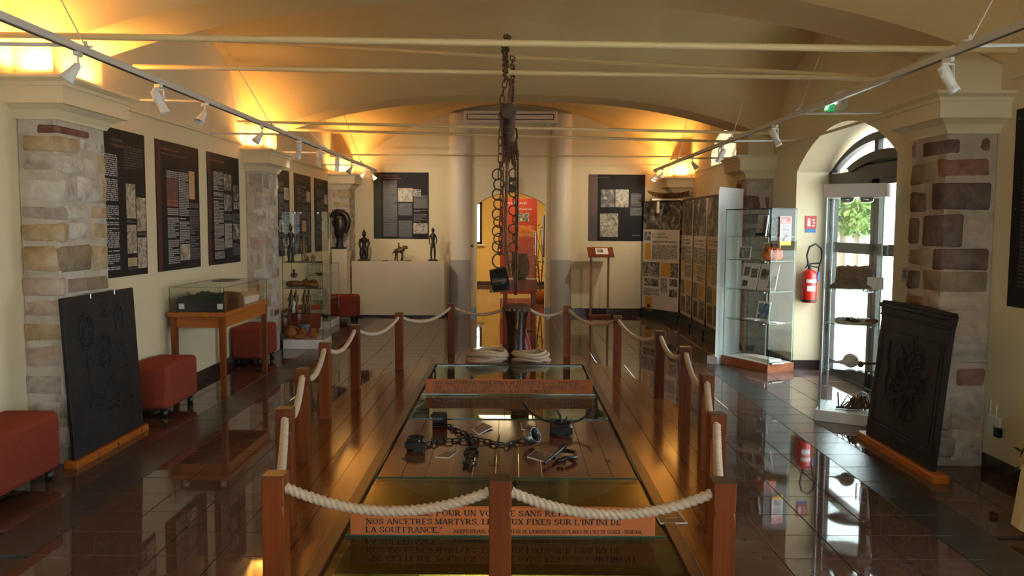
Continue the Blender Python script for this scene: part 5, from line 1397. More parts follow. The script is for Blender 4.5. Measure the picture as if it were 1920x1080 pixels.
# wooden display table with glass cover and green landscape model
tx0, tx1, ty0, ty1, tz = -3.17, -2.63, 7.38, 8.72, .80
t = thing('display_table', 'orange wooden display table against the left wall', 'table', ((tx0 + tx1) / 2, (ty0 + ty1) / 2, 0))
b = B(); b.bx(tx0, tx1, ty0, ty1, tz - .045, tz, .004); b.build('table_top', 'table_y', t)
for nm, x0, x1, y0, y1, mt in (('apron', tx0 + .03, tx1 - .03, ty0 + .03, ty0 + .05, 'table_x'), ('apron', tx0 + .03, tx1 - .03, ty1 - .05, ty1 - .03, 'table_x'), ('apron', tx1 - .04, tx1 - .02, ty0 + .03, ty1 - .03, 'table_y'), ('apron', tx0 + .02, tx0 + .04, ty0 + .03, ty1 - .03, 'table_y')):
    b = B(); b.bx(x0, x1, y0, y1, tz - .145, tz - .045, .002); b.build(nm, mt, t)
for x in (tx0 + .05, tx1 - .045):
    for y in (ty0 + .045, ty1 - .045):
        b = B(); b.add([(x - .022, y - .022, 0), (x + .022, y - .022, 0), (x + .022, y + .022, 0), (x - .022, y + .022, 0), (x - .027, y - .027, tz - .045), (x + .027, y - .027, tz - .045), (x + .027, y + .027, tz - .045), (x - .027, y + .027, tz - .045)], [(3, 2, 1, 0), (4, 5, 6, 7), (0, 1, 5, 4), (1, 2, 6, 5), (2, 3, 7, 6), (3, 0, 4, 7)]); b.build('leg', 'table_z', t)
def pane_box(t, x0, x1, y0, y1, z0, z1, th=.005, top=True, edge=True):
    for a in ((x0, x1, y0, y0 + th), (x0, x1, y1 - th, y1), (x0, x0 + th, y0 + th, y1 - th), (x1 - th, x1, y0 + th, y1 - th)):
        b = B(); b.box(*a, z0, z1); b.build('glass_pane', 'glass', t)
    if top: b = B(); b.box(x0, x1, y0, y1, z1, z1 + th); b.build('glass_top', 'glass', t)
    if edge:
        b = B()
        for a in ((x0, x1, y0, y0 + th), (x0, x1, y1 - th, y1), (x0, x0 + th, y0, y1), (x1 - th, x1, y0, y1)): b.box(*a, z1 + th, z1 + th + .0025)
        for x in (x0, x1 - th):
            for y in (y0, y1 - th): b.box(x - .0008, x + th + .0008, y - .0008, y + th + .0008, z0, z1)
        b.build('glass_edges', 'edge', t)
t = thing('glass_cover', 'low glass cover standing on the wooden table over the green model', 'glass cover', (-2.9, 8.0, tz))
pane_box(t, tx0 + .02, tx1 - .015, ty0 + .015, ty1 - .03, tz, tz + .225)
t = thing('landscape_model', 'long black tray with dark green landscape model under the glass cover', 'model', (-2.92, 8.0, tz))
mx0, mx1, my0, my1 = tx0 + .06, tx1 - .05, ty0 + .06, ty0 + .66
b = B(); b.bx(mx0, mx1, my0, my1, tz + .001, tz + .105, .003); b.build('tray', 'black', t)
b = B(); N1, N2 = 22, 26; rnd = random.Random(4); vs = []; fs = []
for i in range(N1 + 1):
    for k in range(N2 + 1):
        e = 0 if i in (0, N1) or k in (0, N2) else 1
        vs.append((mx0 + .008 + (mx1 - mx0 - .016) * i / N1, my0 + .008 + (my1 - my0 - .016) * k / N2, tz + .106 + e * (.016 + rnd.random() * .014 + .018 * max(0, math.sin(i * .5) * math.cos(k * .24 + 1)))))
for i in range(N1):
    for k in range(N2): a = i * (N2 + 1) + k; fs.append((a, a + 1, a + N2 + 2, a + N2 + 1))
b.add(vs, fs); b.build('green_relief', 'green', t, recalc=False)
for x in (mx0 + .055, mx1 - .02):
    b = B(); b.bx(x - .025, x + .025, my0 - .006, my0 - .001, tz + .025, tz + .075, .001); b.build('caption_label', 'paper', t)
t = thing('pale_model', 'low pale block with grey top under the glass cover, behind the green model', 'model', (-2.9, 8.4, tz))
b = B(); b.bx(tx0 + .08, tx1 - .07, my1 + .12, ty1 - .12, tz + .001, tz + .07, .004); b.build('base', 'paper', t)
b = B(); b.bx(tx0 + .14, tx1 - .13, my1 + .18, ty1 - .18, tz + .07, tz + .10, .006); b.build('raised_block', 'greypaint', t)
b = B(); b.bx(tx0 + .1, tx0 + .3, ty1 - .5, ty1 - .2, tz + .231, tz + .236, .001); tag(b.build('caption_sheet', 'ink_grey'), 'dark flat sheet lying on the glass cover of the table', 'sheet')

# carved figures
def fig(b, x, y, z, h, w, hat=.18, arm=True, legs=True, thin=1.0, head=.16):
    """standing carved figure: legs, trunk, arms, head and cap as one mesh"""
    k = h; lw = w * .16 * thin
    zl = z + .03 * k
    for s in (-1, 1):
        if legs: b.tube([(x + s * w * .20, y - .01, zl), (x + s * w * .24, y - w * .12, zl + .16 * k), (x + s * w * .17, y, zl + .36 * k)], [lw * .8, lw * 1.1, lw * 1.25], 8); b.ball((x + s * w * .2, y - w * .08, zl), (lw, lw * 1.6, lw * .7), 8)
        if arm: b.tube([(x + s * w * .32, y, z + .70 * k), (x + s * w * .47, y + .005, z + .55 * k), (x + s * w * .36, y - w * .15, z + .42 * k)], [lw * .75, lw * .6, lw * .5], 7)
    b.tube([(x, y, z + .34 * k), (x, y, z + .42 * k), (x, y, z + .52 * k), (x, y, z + .64 * k), (x, y, z + .72 * k), (x, y, z + .76 * k)], [w * .26, w * .27, w * .20, w * .29, w * .30, w * .10], 12)
    hz = z + (.76 + head * .5) * k
    b.ball((x, y - w * .03, hz), (w * .17, w * .2, head * .55 * k), 12); b.ball((x, y - w * .22, hz - .01 * k), (w * .035, w * .06, .03 * k), 6)
    for s in (-1, 1): b.ball((x + s * w * .17, y, hz), (w * .03, w * .05, .025 * k), 6)
    if hat: b.lathe([(w * .2, 0), (w * .17, hat * .3 * k), (w * .08, hat * .6 * k), (w * .05, hat * .75 * k), (w * .06, hat * .8 * k), (0, hat * k)], (x, y, hz + head * .22 * k), 12)
def statue(label, px, pyb, pyt, Y, wpx, **k):
    p = P(px, pyb, Y); q = P(px, pyt, Y); h = q.z - p.z; w = wpx / FPX * Y
    t = thing('carved_figure', label, 'sculpture', tuple(p), 'dark carved figures')
    b = B(); b.bx(p.x - w * .55, p.x + w * .55, Y - w * .45, Y + w * .45, p.z, p.z + .035, .006); b.build('base', 'darkwood', t)
    b = B(); fig(b, p.x, Y, p.z + .02, h - .02, w, **k); b.build('figure_body', 'darkwood', t); return t
YC = 14.42
cz = P(740, 490, YC - .2).z
c0, c1 = P(659, 490, YC - .22), P(833, 490, YC - .22)
t = thing('console_plinth', 'wide cream painted plinth under the far left poster', 'plinth', ((c0.x + c1.x) / 2, YC, 0))
b = B(); b.bx(c0.x, c1.x, YC - .22, YC + .22, .03, cz, .004); b.build('body', 'cream', t); b = B(); b.box(c0.x + .03, c1.x - .03, YC - .19, YC + .2, 0, .03); b.build('recessed_foot', 'black', t)
statue('squat dark carved figure with pointed cap, left end of the wide plinth', 683, 490, 431, YC, 19, hat=.16, thin=1.2, head=.16)
statue('tall slender dark carved figure, right end of the wide plinth', 812, 490, 420, YC, 15, hat=.07, thin=.75, head=.11)
p = P(752, 490, YC); t = thing('bronze_horse', 'small thin bronze horse with a stick like rider on the wide plinth', 'sculpture', tuple(p)); k = .30 / .30
s = YC / FPX
def hp(px, py, dy=0): q = P(px, py, YC + dy); return q
b = B()
b.tube([hp(740, 471), hp(744, 470), hp(750, 470), hp(756, 467), hp(759, 463), hp(762, 464), hp(764, 466.5)], [.03, .042, .045, .04, .028, .03, .016], 8)
for x0, x1, dy in ((742, 740, .03), (743, 745, -.03), (753, 755, .03), (754, 752, -.03)): b.tube([hp(x0, 472, dy), hp((x0 + x1) / 2 + 1, 480, dy), hp(x1, 489.5, dy)], [.024, .014, .012], 6)
b.tube([hp(740, 471), hp(737, 474), hp(736, 478)], [.014, .012, .004], 6); b.tube([hp(757, 463), hp(758, 461)], [.01, .004], 5); b.tube([hp(754, 465), hp(757, 461), hp(760, 461)], [.012, .012, .006], 5)
b.build('horse', 'bronze', t)
b = B(); b.tube([hp(748, 470), hp(748, 463), hp(747.5, 459)], [.02, .018, .012], 7); b.ball(hp(747.5, 457), .018, 8); b.tube([hp(748, 463), hp(752, 464), hp(756, 466)], [.01, .008, .006], 5); b.tube([hp(748, 470, -.04), hp(750, 475, -.05)], [.012, .008], 5); b.build('rider', 'bronze', t)
for lab, px in (('tiny dark caption block on the wide plinth right of the bronze horse', 766), ('tiny dark caption block on the wide plinth left of the bronze horse', 722)):
    q = P(px, 490, YC - .1); b = B(); b.bx(q.x - .05, q.x + .05, q.y - .03, q.y + .03, cz, cz + .012, .002); tag(b.build('caption_block', 'black'), lab, 'label')
# crested head on its plinth
YH = 13.95; a, c = P(622, 467, YH - .14), P(650, 467, YH - .14)
t = thing('narrow_plinth', 'tall narrow cream plinth before the far left pillar', 'plinth', ((a.x + c.x) / 2, YH, 0))
b = B(); b.bx(a.x, c.x, YH - .14, YH + .14, 0, a.z, .004); b.build('body', 'cream', t)
hz = a.z
def hq(px, py, dy=0): return P(px, py, YH + dy)
p = P(636, 467, YH)
t = thing('crested_head', 'large dark carved head with a comb like crest on the narrow plinth', 'sculpture', (p.x, YH, hz))
b = B(); b.bx(p.x - .13, p.x + .11, YH - .1, YH + .1, hz, hz + .03, .006); b.build('base', 'darkwood', t)
b = B(); b.tube([hq(637, 464), hq(637, 452), hq(637, 444)], [.07, .055, .06], 12)
b.tube([hq(637, 447), hq(636, 438), hq(638, 428), hq(638, 418), hq(637, 408)], [.06, .085, .10, .105, .08], 14)
b.tube([hq(629, 413), hq(624, 418), hq(628, 424)], [.03, .03, .02], 7)
b.build('head', 'darkwood', t)
b = B(); b.tube([hq(623, 408), hq(626, 402), hq(633, 398.5), hq(642, 399), hq(649, 404), hq(653, 413), hq(652, 425), hq(647, 437)], [.05, .055, .06, .06, .055, .05, .045, .03], 10)
for k in range(8):
    x0 = 624 + k * 3; b.tube([hq(x0, 401), hq(x0 - .3, 391.5 + .3 * abs(k - 3))], [.017, .010], 6)
b.build('crest', 'darkwood', t)

# glass cases on the left
def shelf_glass(t, x0, x1, y0, y1, z):
    b = B(); b.box(x0, x1, y0, y1, z - .006, z); b.build('glass_shelf', 'glass', t)
    b = B(); b.box(x0, x1, y0 - .001, y0 + .0015, z - .007, z + .001); b.box(x1 - .0015, x1 + .001, y0, y1, z - .007, z + .001); b.build('shelf_edge', 'edge', t)
gx0, gx1, gy0, gy1 = -2.97, -2.44, 10.40, 10.86
f = 10.40
t = thing('tall_glass_case', 'tall square glass case with white foot beside the middle left pillar', 'display case', ((gx0 + gx1) / 2, (gy0 + gy1) / 2, 0))
b = B(); b.bx(gx0, gx1, gy0, gy1, .0, .12, .004); b.build('white_foot', 'white', t)
gzt = P(560, 397, f).z
pane_box(t, gx0 + .005, gx1 - .005, gy0 + .005, gy1 - .005, .12, gzt)
sz = [P(560, y, f + .05).z for y in (492, 540, 587)]
for z in sz: shelf_glass(t, gx0 + .012, gx1 - .012, gy0 + .014, gy1 - .012, z)
b = B()
for x in (gx0 + .12, gx0 + .2, gx1 - .1): b.lathe([(0, 0), (.018, 0), (.016, -.03), (0, -.03)], (x, gy0 + .2, gzt - .001), 10)
b.build('case_lights', 'steel', t)
b = B(); b.bx(gx1 - .03, gx1 + .004, gy0 + .02, gy0 + .05, .125, .17, .003); b.build('lock', 'steel', t)
def small(label, px, pyb, pyt, Y, wpx, mt='brass', name='carved_figurine', **k):
    p = P(px, pyb, Y); 
    zb = k.pop('z', p.z); h = P(px, pyt, Y).z - p.z; w = wpx / FPX * Y
    t = thing(name, label, 'figurine', (p.x, Y, zb)); b = B(); b.bx(p.x - w * .45, p.x + w * .45, Y - w * .4, Y + w * .4, zb, zb + .012, .003); b.build('base', mt, t)
    b = B(); fig(b, p.x, Y, zb + .008, h - .008, w, **k); b.build('figure_body', mt, t); return t
Yi = gy0 + .2
small('dark standing figurine with pointed hair, top shelf of the tall left glass case', 546, 489, 415, Yi, 17, 'darkwood', z=sz[0], hat=.12)
small('thin brown figurine in the middle of the top shelf of the tall left case', 570, 489, 445, Yi, 12, 'brass', z=sz[0], hat=.22)
small('tiny brass seated figurine at the right of the top shelf of the tall left case', 587, 489, 473, Yi, 9, 'brass', z=sz[0], hat=.05)
small('tiny brass figurine beside the thin one, top shelf of the tall left case', 577, 489, 477, Yi, 8, 'brass', z=sz[0], hat=.1)
z = sz[1]; p = P(556, 538, Yi)
t = thing('carved_boat', 'dark carved boat with a small rower, second shelf of the tall left case', 'carving', (p.x, Yi, z))
b = B(); b.tube([(p.x - .13, Yi, z + .05), (p.x - .12, Yi, z + .042), (p.x, Yi, z + .045), (p.x + .12, Yi, z + .042), (p.x + .14, Yi, z + .06)], [.02, .042, .045, .035, .01], 10); b.build('hull', 'brass', t)
b = B(); fig(b, p.x - .03, Yi, z + .07, .16, .09, hat=0, legs=False, head=.3); b.build('rower', 'darkwood', t)
b = B(); b.tube([(p.x + .09, Yi, z + .05), (p.x + .13, Yi, z + .11), (p.x + .12, Yi + .01, z + .13)], [.02, .012, .006], 7); b.build('prow', 'darkwood', t)
p = P(582, 538, Yi); t = thing('carved_log', 'reddish carved block at the right of the second shelf of the tall left case', 'carving', (p.x, Yi, z))
b = B(); b.cbox((p.x - .1, Yi - .05, z), (.2, 0, 0), (0, .1, 0), (0, 0, .075), .02, 0, .01, True); b.ball((p.x - .06, Yi, z + .08), (.05, .04, .03), 8); b.ball((p.x + .04, Yi, z + .08), (.05, .04, .025), 8); b.build('block', 'brass', t)
z = sz[2]
for lab, px, wpx in (('brass figure group at the left of the third shelf of the tall left case', 550, 20), ('brass figure group at the right of the third shelf of the tall left case', 575, 18)):
    p = P(px, 585, Yi); t = thing('brass_group', lab, 'figurine', (p.x, Yi, z))
    w_ = wpx / FPX * Yi
    b = B(); b.bx(p.x - w_ / 2, p.x + w_ / 2, Yi - .05, Yi + .05, z, z + .015, .004); b.build('base', 'brass', t)
    for k in range(4):
        b = B(); fig(b, p.x + w_ * (-.33 + .22 * k), Yi + (-.03 if k % 2 else .03), z + .012, .25 + .05 * (k % 2), .07, hat=.12); b.build('figure_body', 'brass', t)
small('thin steel coloured figurine standing before the brass groups, third shelf of the tall left case', 551, 586, 556, gy0 + .08, 7, 'steel', z=sz[2], hat=.1)
for lab, px, r_, m in (('orange clay vessel on the floor of the tall left case, left', 547, .075, 'clay'), ('orange clay vessel on the floor of the tall left case, middle', 567, .06, 'clay'), ('orange clay vessel on the floor of the tall left case, right', 588, .06, 'clay')):
    p = P(px, 640, Yi); t = thing('clay_vessel', lab, 'vessel', (p.x, Yi, .12))
    b = B(); b.lathe([(0, 0), (r_ * .6, 0), (r_, r_ * .5), (r_ * 1.05, r_ * .9), (r_ * .7, r_ * 1.5), (r_ * .45, r_ * 1.9), (r_ * .6, r_ * 2.1), (r_ * .5, r_ * 2.05), (0, r_ * 1.5)], (p.x, Yi, .12), 18); b.build('body', m, t)
    b = B(); b.tube([(p.x + r_ * .5, Yi, .12 + r_ * 1.9), (p.x + r_ * 1.2, Yi, .12 + r_ * 1.7), (p.x + r_, Yi, .12 + r_ * .9)], .01, 7); b.build('vessel_handle', m, t)
p = P(567, 625, Yi); b = B(); b.cbox((p.x - .07, Yi - .16, .12), (.15, .02, 0), (-.01, .08, 0), (0, 0, .05), .02, 0, .008, True); tag(b.build('clay_slab', 'clay'), 'flat orange clay piece lying before the vessels in the tall left case', 'vessel')
p = P(566, 622, Yi); t = thing('green_bowl', 'small pale green bowl among the clay vessels in the tall left case', 'bowl', (p.x, gy0 + .33, .12))
b = B(); b.lathe([(0, 0), (.03, 0), (.065, .10), (.075, .16), (.066, .155), (0, .05)], (p.x, gy0 + .33, .12), 16); b.build('body', 'bluephoto', t)

lx0, lx1, ly0, ly1 = -3.16, -2.84, 12.42, 13.25
t = thing('low_glass_case', 'low glass case with white foot, beyond the tall left glass case', 'display case', ((lx0 + lx1) / 2, (ly0 + ly1) / 2, 0))
b = B(); b.bx(lx0, lx1, ly0, ly1, 0, .11, .004); b.build('white_foot', 'white', t)
zt_ = P(612, 497, ly0).z; pane_box(t, lx0 + .004, lx1 - .004, ly0 + .004, ly1 - .004, .11, zt_)
for z in (zt_ - .16, zt_ - .55): shelf_glass(t, lx0 + .012, lx1 - .012, ly0 + .012, ly1 - .012, z)
t = thing('dark_carving', 'tall dark carved post standing inside the low glass case', 'carving', (-2.93, 12.6, .11)); b = B(); b.tube([(-2.93, 12.6, .11), (-2.925, 12.6, .3), (-2.93, 12.6, .55), (-2.93, 12.6, .62)], [.04, .03, .035, .015], 9); b.build('body', 'darkwood', t)
for lab, y, l in (('flat dark dish on the upper shelf of the low glass case', 12.62, .09), ('pale oval dish on the upper shelf of the low glass case', 12.95, .1)):
    b = B(); b.lathe([(0, 0), (l * .5, 0), (l, .025), (l * .95, .03), (0, .012)], (-3.0, y, zt_ - .16), 16); tag(b.build('shallow_dish', 'darkwood' if y < 12.8 else 'shell'), lab, 'dish')
# ------------------------------------------------------------------ right side: lectern, cases, extinguisher, signs
YL = 14.35
a, c = P(1102, 480, YL), P(1150, 480, YL)
t = thing('lectern', 'slim wooden lectern on two thin legs before the far wall, small card on top', 'lectern', ((a.x + c.x) / 2, YL, 0))
zl = a.z; b = B(); b.add([(a.x, YL - .13, zl - .02), (c.x, YL - .13, zl - .02), (c.x, YL + .13, zl + .12), (a.x, YL + .13, zl + .12), (a.x, YL - .13, zl + .015), (c.x, YL - .13, zl + .015), (c.x, YL + .13, zl + .155), (a.x, YL + .13, zl + .155)], [(3, 2, 1, 0), (4, 5, 6, 7), (0, 1, 5, 4), (1, 2, 6, 5), (2, 3, 7, 6), (3, 0, 4, 7)]); b.build('sloping_top', 'cherry', t)
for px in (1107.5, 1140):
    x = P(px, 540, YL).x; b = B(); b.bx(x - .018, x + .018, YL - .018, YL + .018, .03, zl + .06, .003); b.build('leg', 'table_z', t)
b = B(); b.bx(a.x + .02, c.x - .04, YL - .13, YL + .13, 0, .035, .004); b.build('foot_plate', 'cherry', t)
m_ = (a.x + c.x) / 2 + .02; b = B(); b.obox((m_ - .11, YL - .10, zl + .034), (.22, 0, 0), (0, .19, .102), (0, -.002, .004)); o = b.build('picture_card', 'paper', t); b = B(); b.obox((m_ - .08, YL - .05, zl + .066), (.10, 0, 0), (0, .10, .054), (0, -.002, .003)); b.build('card_photo', 'photo', o)

def ocase(t, O, e1, l1, e2, l2, z0, z1, mt, nm, bv=.004):
    b = B(); b.cbox(V((O.x, O.y, z0)), e1 * l1, e2 * l2, V((0, 0, z1 - z0)), bv); return b.build(nm, mt, t)
def opanes(t, O, e1, l1, e2, l2, z0, z1, th=.006, top=True, steel=False):
    for p, u, w_ in ((O, e1 * l1, e2 * th), (O + e2 * (l2 - th), e1 * l1, e2 * th), (O + e2 * th, e1 * th, e2 * (l2 - 2 * th)), (O + e1 * (l1 - th) + e2 * th, e1 * th, e2 * (l2 - 2 * th))):
        b = B(); b.obox(V((p.x, p.y, z0)), u, w_, V((0, 0, z1 - z0))); b.build('glass_pane', 'glass', t)
    b = B()
    for i in (0, 1):
        for k in (0, 1):
            p = O + e1 * (l1 - th) * i + e2 * (l2 - th) * k - (e1 + e2) * .001; b.obox(V((p.x, p.y, z0)), e1 * (th + .002), e2 * (th + .002), V((0, 0, z1 - z0)))
    b.build('glass_edges', 'edge', t)
    if top:
        b = B(); b.obox(V((O.x, O.y, z1)), e1 * l1, e2 * l2, V((0, 0, .006))); b.build('glass_top', 'glass', t)
        b = B()
        for p, u, w_ in ((O, e1 * l1, e2 * .004), (O + e2 * (l2 - .004), e1 * l1, e2 * .004), (O, e1 * .004, e2 * l2), (O + e1 * (l1 - .004), e1 * .004, e2 * l2)): b.obox(V((p.x, p.y, z1 - .003)), u, w_, V((0, 0, .010)))
        b.build('top_rim', 'edgedark', t)
def oshelf(t, O, e1, l1, e2, l2, z, g=.012):
    p = O + (e1 + e2) * g
    b = B(); b.obox(V((p.x, p.y, z - .006)), e1 * (l1 - 2 * g), e2 * (l2 - 2 * g), V((0, 0, .006))); b.build('glass_shelf', 'glass', t)
    b = B(); b.obox(V((p.x, p.y, z - .0065)), e1 * (l1 - 2 * g), e2 * .002, V((0, 0, .007))); b.obox(V((p.x, p.y, z - .0065)), e1 * .002, e2 * (l2 - 2 * g), V((0, 0, .007))); b.build('shelf_edge', 'edge', t)
    for i in (.12, .88):
        q = p + e1 * (l1 - 2 * g) * i; b = B(); b.cyl(V((q.x, q.y, z - .012)) - e2 * .012, V((q.x, q.y, z - .012)) + e2 * .01, .007, .007, 8); b.build('shelf_pin', 'steel', t)
# glass case with wooden base: O near corner, e1 to the far left, e2 to the wall
O = F(1439, 702); e1 = (F(1352, 682) - O); l1 = e1.length; e1 = e1.normalized(); e2 = V((-e1.y, e1.x, 0)); e2 = e2 if e2.x > 0 else -e2
l2 = min(.43, (XR - .02 - O.x) / e2.x if e2.x else .43)
t = thing('wood_base_case', 'glass display case on a reddish wooden base, full of books and pictures, right side', 'display case', tuple(O + e1 * l1 / 2 + e2 * l2 / 2))
zb = P(1439, 684, O.y).z; zt_ = P(1439, 391, O.y).z
ocase(t, O, e1, l1, e2, l2, 0, zb, 'orange_x' if False else 'cherry2', 'wooden_base')
b = B(); q = O + (e1 + e2) * .02; b.obox(V((q.x, q.y, zb - .001)), e1 * (l1 - .04), e2 * (l2 - .04), V((0, 0, .004))); b.build('base_panel', 'paper', t)
opanes(t, O + (e1 + e2) * .01, e1, l1 - .02, e2, l2 - .02, zb, zt_)
SZ = [P(1420, y, O.y + .15).z for y in (443, 489, 546, 605)]
for z in SZ: oshelf(t, O + (e1 + e2) * .01, e1, l1 - .02, e2, l2 - .02, z)
b = B(); q = O + e1 * (l1 * .55) + e2 * (l2 - .03); b.cyl(V((q.x, q.y, zb)), V((q.x, q.y, zt_)), .008, .008, 8); b.build('back_upright', 'steel', t)
def at(i, k): return O + e1 * (l1 * i) + e2 * (l2 * k)
def prop(label, name, cat, i, k, z, w, h, mt, lean=.25, th=.012, face='paper', inset=.08, pics=()):
    """picture or book leaning back, facing the camera side"""
    p = at(i, k); p = V((p.x, p.y, z)); u = -e1 * w; up = (V((0, 0, 1)) * math.cos(lean) + e2 * math.sin(lean)) * h; n = u.normalized().cross(up.normalized()); n = n if n.dot(CAM0 - p) > 0 else -n
    p = p - u / 2
    t = thing(name, label, cat, (p.x, p.y, z)); b = B(); b.obox(p, u, up, -n * th); b.build('cover', mt, t)
    for x0, y0, x1, y1, m in pics:
        b = B(); b.obox(p + u * x0 + up * y0, u * (x1 - x0), up * (y1 - y0), n * .0015); b.build('picture', m, t)
    return t
prop('open book leaning on the top shelf of the wooden based case, left', 'leaning_book', 'book', .52, .55, SZ[0], .15, .24, 'paper', .15, .02, pics=((.05, .05, .6, .95, 'engraving'), (.62, .05, .97, .95, 'posterplum')))
prop('dark framed picture leaning on the top shelf of the wooden based case, right', 'framed_picture', 'picture', .22, .5, SZ[0], .17, .22, 'posterplum', .2, .012, pics=((.1, .1, .9, .9, 'colorphoto'),))
b = B(); p = at(.45, .25); b.tube([V((p.x, p.y, SZ[0] + .02)), V((p.x, p.y, SZ[0] + .022)) - e1 * .12], .018, 8); tag(b.build('dark_tool', 'iron'), 'dark short tool lying on the top shelf of the wooden based case', 'tool')
prop('small pictures in a clear frame, left on the second shelf of the wooden based case', 'framed_picture', 'picture', .78, .4, SZ[1], .19, .15, 'white', .15, .01, pics=((.08, .1, .34, .9, 'photo'), (.38, .1, .64, .9, 'colorphoto'), (.68, .1, .94, .9, 'photo')))
prop('pale photograph leaning behind the red cloth on the second shelf of the wooden based case', 'leaning_photograph', 'picture', .36, .62, SZ[1], .26, .2, 'paper', .2, .006, pics=((.06, .08, .94, .92, 'colorphoto'),))
p = at(.2, .42); t = thing('red_cloth_bundle', 'crumpled red and orange printed cloth, second shelf of the wooden based case', 'cloth', (p.x, p.y, SZ[1])); b = B(); rnd = random.Random(3)
b.ball((p.x, p.y, SZ[1] + .055), (.12, .1, .06), 14)
for k in range(12): b.ball((p.x + rnd.uniform(-.11, .09), p.y + rnd.uniform(-.07, .07), SZ[1] + rnd.uniform(.05, .13)), rnd.uniform(.025, .05), 8)
b.v = [(x, y, max(z, SZ[1] + .001)) for x, y, z in b.v]; b.build('folds', 'fabric_red', t)
prop('large sheet with several photographs, third shelf of the wooden based case, left', 'photo_sheet', 'sheet', .66, .35, SZ[2], .26, .30, 'paper', .22, .005, pics=((.12, .08, .45, .32, 'photo'), (.55, .45, .95, .8, 'photo'), (.1, .5, .45, .85, 'ink_grey')))
prop('sheet with a photograph and text, third shelf of the wooden based case, right', 'photo_sheet', 'sheet', .3, .4, SZ[2], .28, .30, 'paper', .22, .005, pics=((.08, .4, .5, .8, 'photo'), (.55, .1, .95, .55, 'colorphoto')))
prop('blue toned picture card, fourth shelf of the wooden based case', 'picture_card', 'card', .42, .5, SZ[3], .20, .22, 'paper', .2, .005, pics=((.08, .1, .92, .9, 'bluephoto'),))
for lab, i, k, w_ in (('white open booklet on the fourth shelf of the wooden based case, left', .72, .3, .2), ('white open booklet on the fourth shelf of the wooden based case, right', .2, .28, .16)):
    p = at(i, k); b = B(); b.obox(V((p.x, p.y, SZ[3])), -e1 * w_, e2 * .12, V((0, 0, .008))); tag(b.build('booklet', 'paper'), lab, 'booklet')
for lab, i, k, w_, h in (('thick white book lying on the base of the wooden based case, left', .66, .25, .24, .03), ('thick white book lying on the base of the wooden based case, middle', .36, .2, .22, .035), ('thin white leaflet lying on the base of the wooden based case, right', .2, .1, .18, .012)):
    p = at(i, k); t = thing('lying_book', lab, 'book', (p.x, p.y, zb + .003)); b = B(); b.obox(V((p.x, p.y, zb + .003)), -e1 * w_, e2 * .17, V((0, 0, h))); b.build('pages', 'paper', t)
    b = B(); b.obox(V((p.x, p.y, zb + .003 + h)) - e1 * (w_ * .02), -e1 * (w_ * .96), e2 * .16, V((0, 0, .002))); b.build('cover', 'colorphoto' if i < .3 else 'banner', t)
# notice on the right pane of that case
q0 = O + e2 * (l2 * .30) - e1 * .003; zA, zB = P(1485, 460, O.y + .1).z, P(1485, 406, O.y + .1).z
uu = e2 * (l2 * .42)
t = poster('paper_notice', 'paper notice with red heading and yellow picture stuck on the wooden based case', 'notice', V((q0.x, q0.y, zB)), uu, V((0, 0, zA - zB)), 'paper', [('fill', .06, .02, .94, .25, 'signred'), ('text', .15, .07, .85, .22, 3, 'paper'), ('text', .12, .3, .88, .6, 7, 'ink_grey'), ('pic', .1, .63, .9, .86, 'colorphoto'), ('fill', 0, .86, 1, 1, 'yellow')], 31, None, .002)

# tall case with white top
A_ = F(1526, 791); e1 = V((.86, -.51, 0)).normalized(); e2 = V((.51, .86, 0)).normalized(); l1 = .49; l2 = .46
t = thing('white_top_case', 'tall square glass case with thick white top and foot, before the arched door', 'display case', tuple(A_ + e1 * l1 / 2 + e2 * l2 / 2))
O = A_; zf = P(1526, 768, A_.y).z; zt0 = P(1535, 370, A_.y).z; zt1 = P(1535, 345, A_.y).z
ocase(t, O, e1, l1, e2, l2, .012, zf, 'white', 'white_foot'); ocase(t, O + (e1 + e2) * .03, e1, l1 - .06, e2, l2 - .06, 0, .012, 'black', 'foot_gap'); ocase(t, O + (e1 + e2) * .012, e1, l1 - .024, e2, l2 - .024, zt0, zt1, 'white', 'white_top')
opanes(t, O + (e1 + e2) * .025, e1, l1 - .05, e2, l2 - .05, zf, zt0, .006, False)
b = B()
for i, k in ((.04, .9), (.93, .06), (.06, .06)): 
    q = O + e1 * l1 * i + e2 * l2 * k
    b.obox(V((q.x, q.y, zf)), e1 * .012, e2 * .012, V((0, 0, zt0 - zf)))
b.build('corner_upright', 'steel', t)
Oc = O
def at(i, k): return Oc + e1 * (l1 * i) + e2 * (l2 * k)
S2 = [P(1590, y, A_.y).z for y in (541, 606, 690)]
for z in S2: oshelf(t, O + (e1 + e2) * .03, e1, l1 - .06, e2, l2 - .06, z)
b = B()
for i in (.35, .65): q = at(i, .4); b.lathe([(0, 0), (.055, -.001), (.05, -.03), (.035, -.04), (0, -.04)], (q.x, q.y, zt0), 14)
b.build('case_lights', 'steel', t)
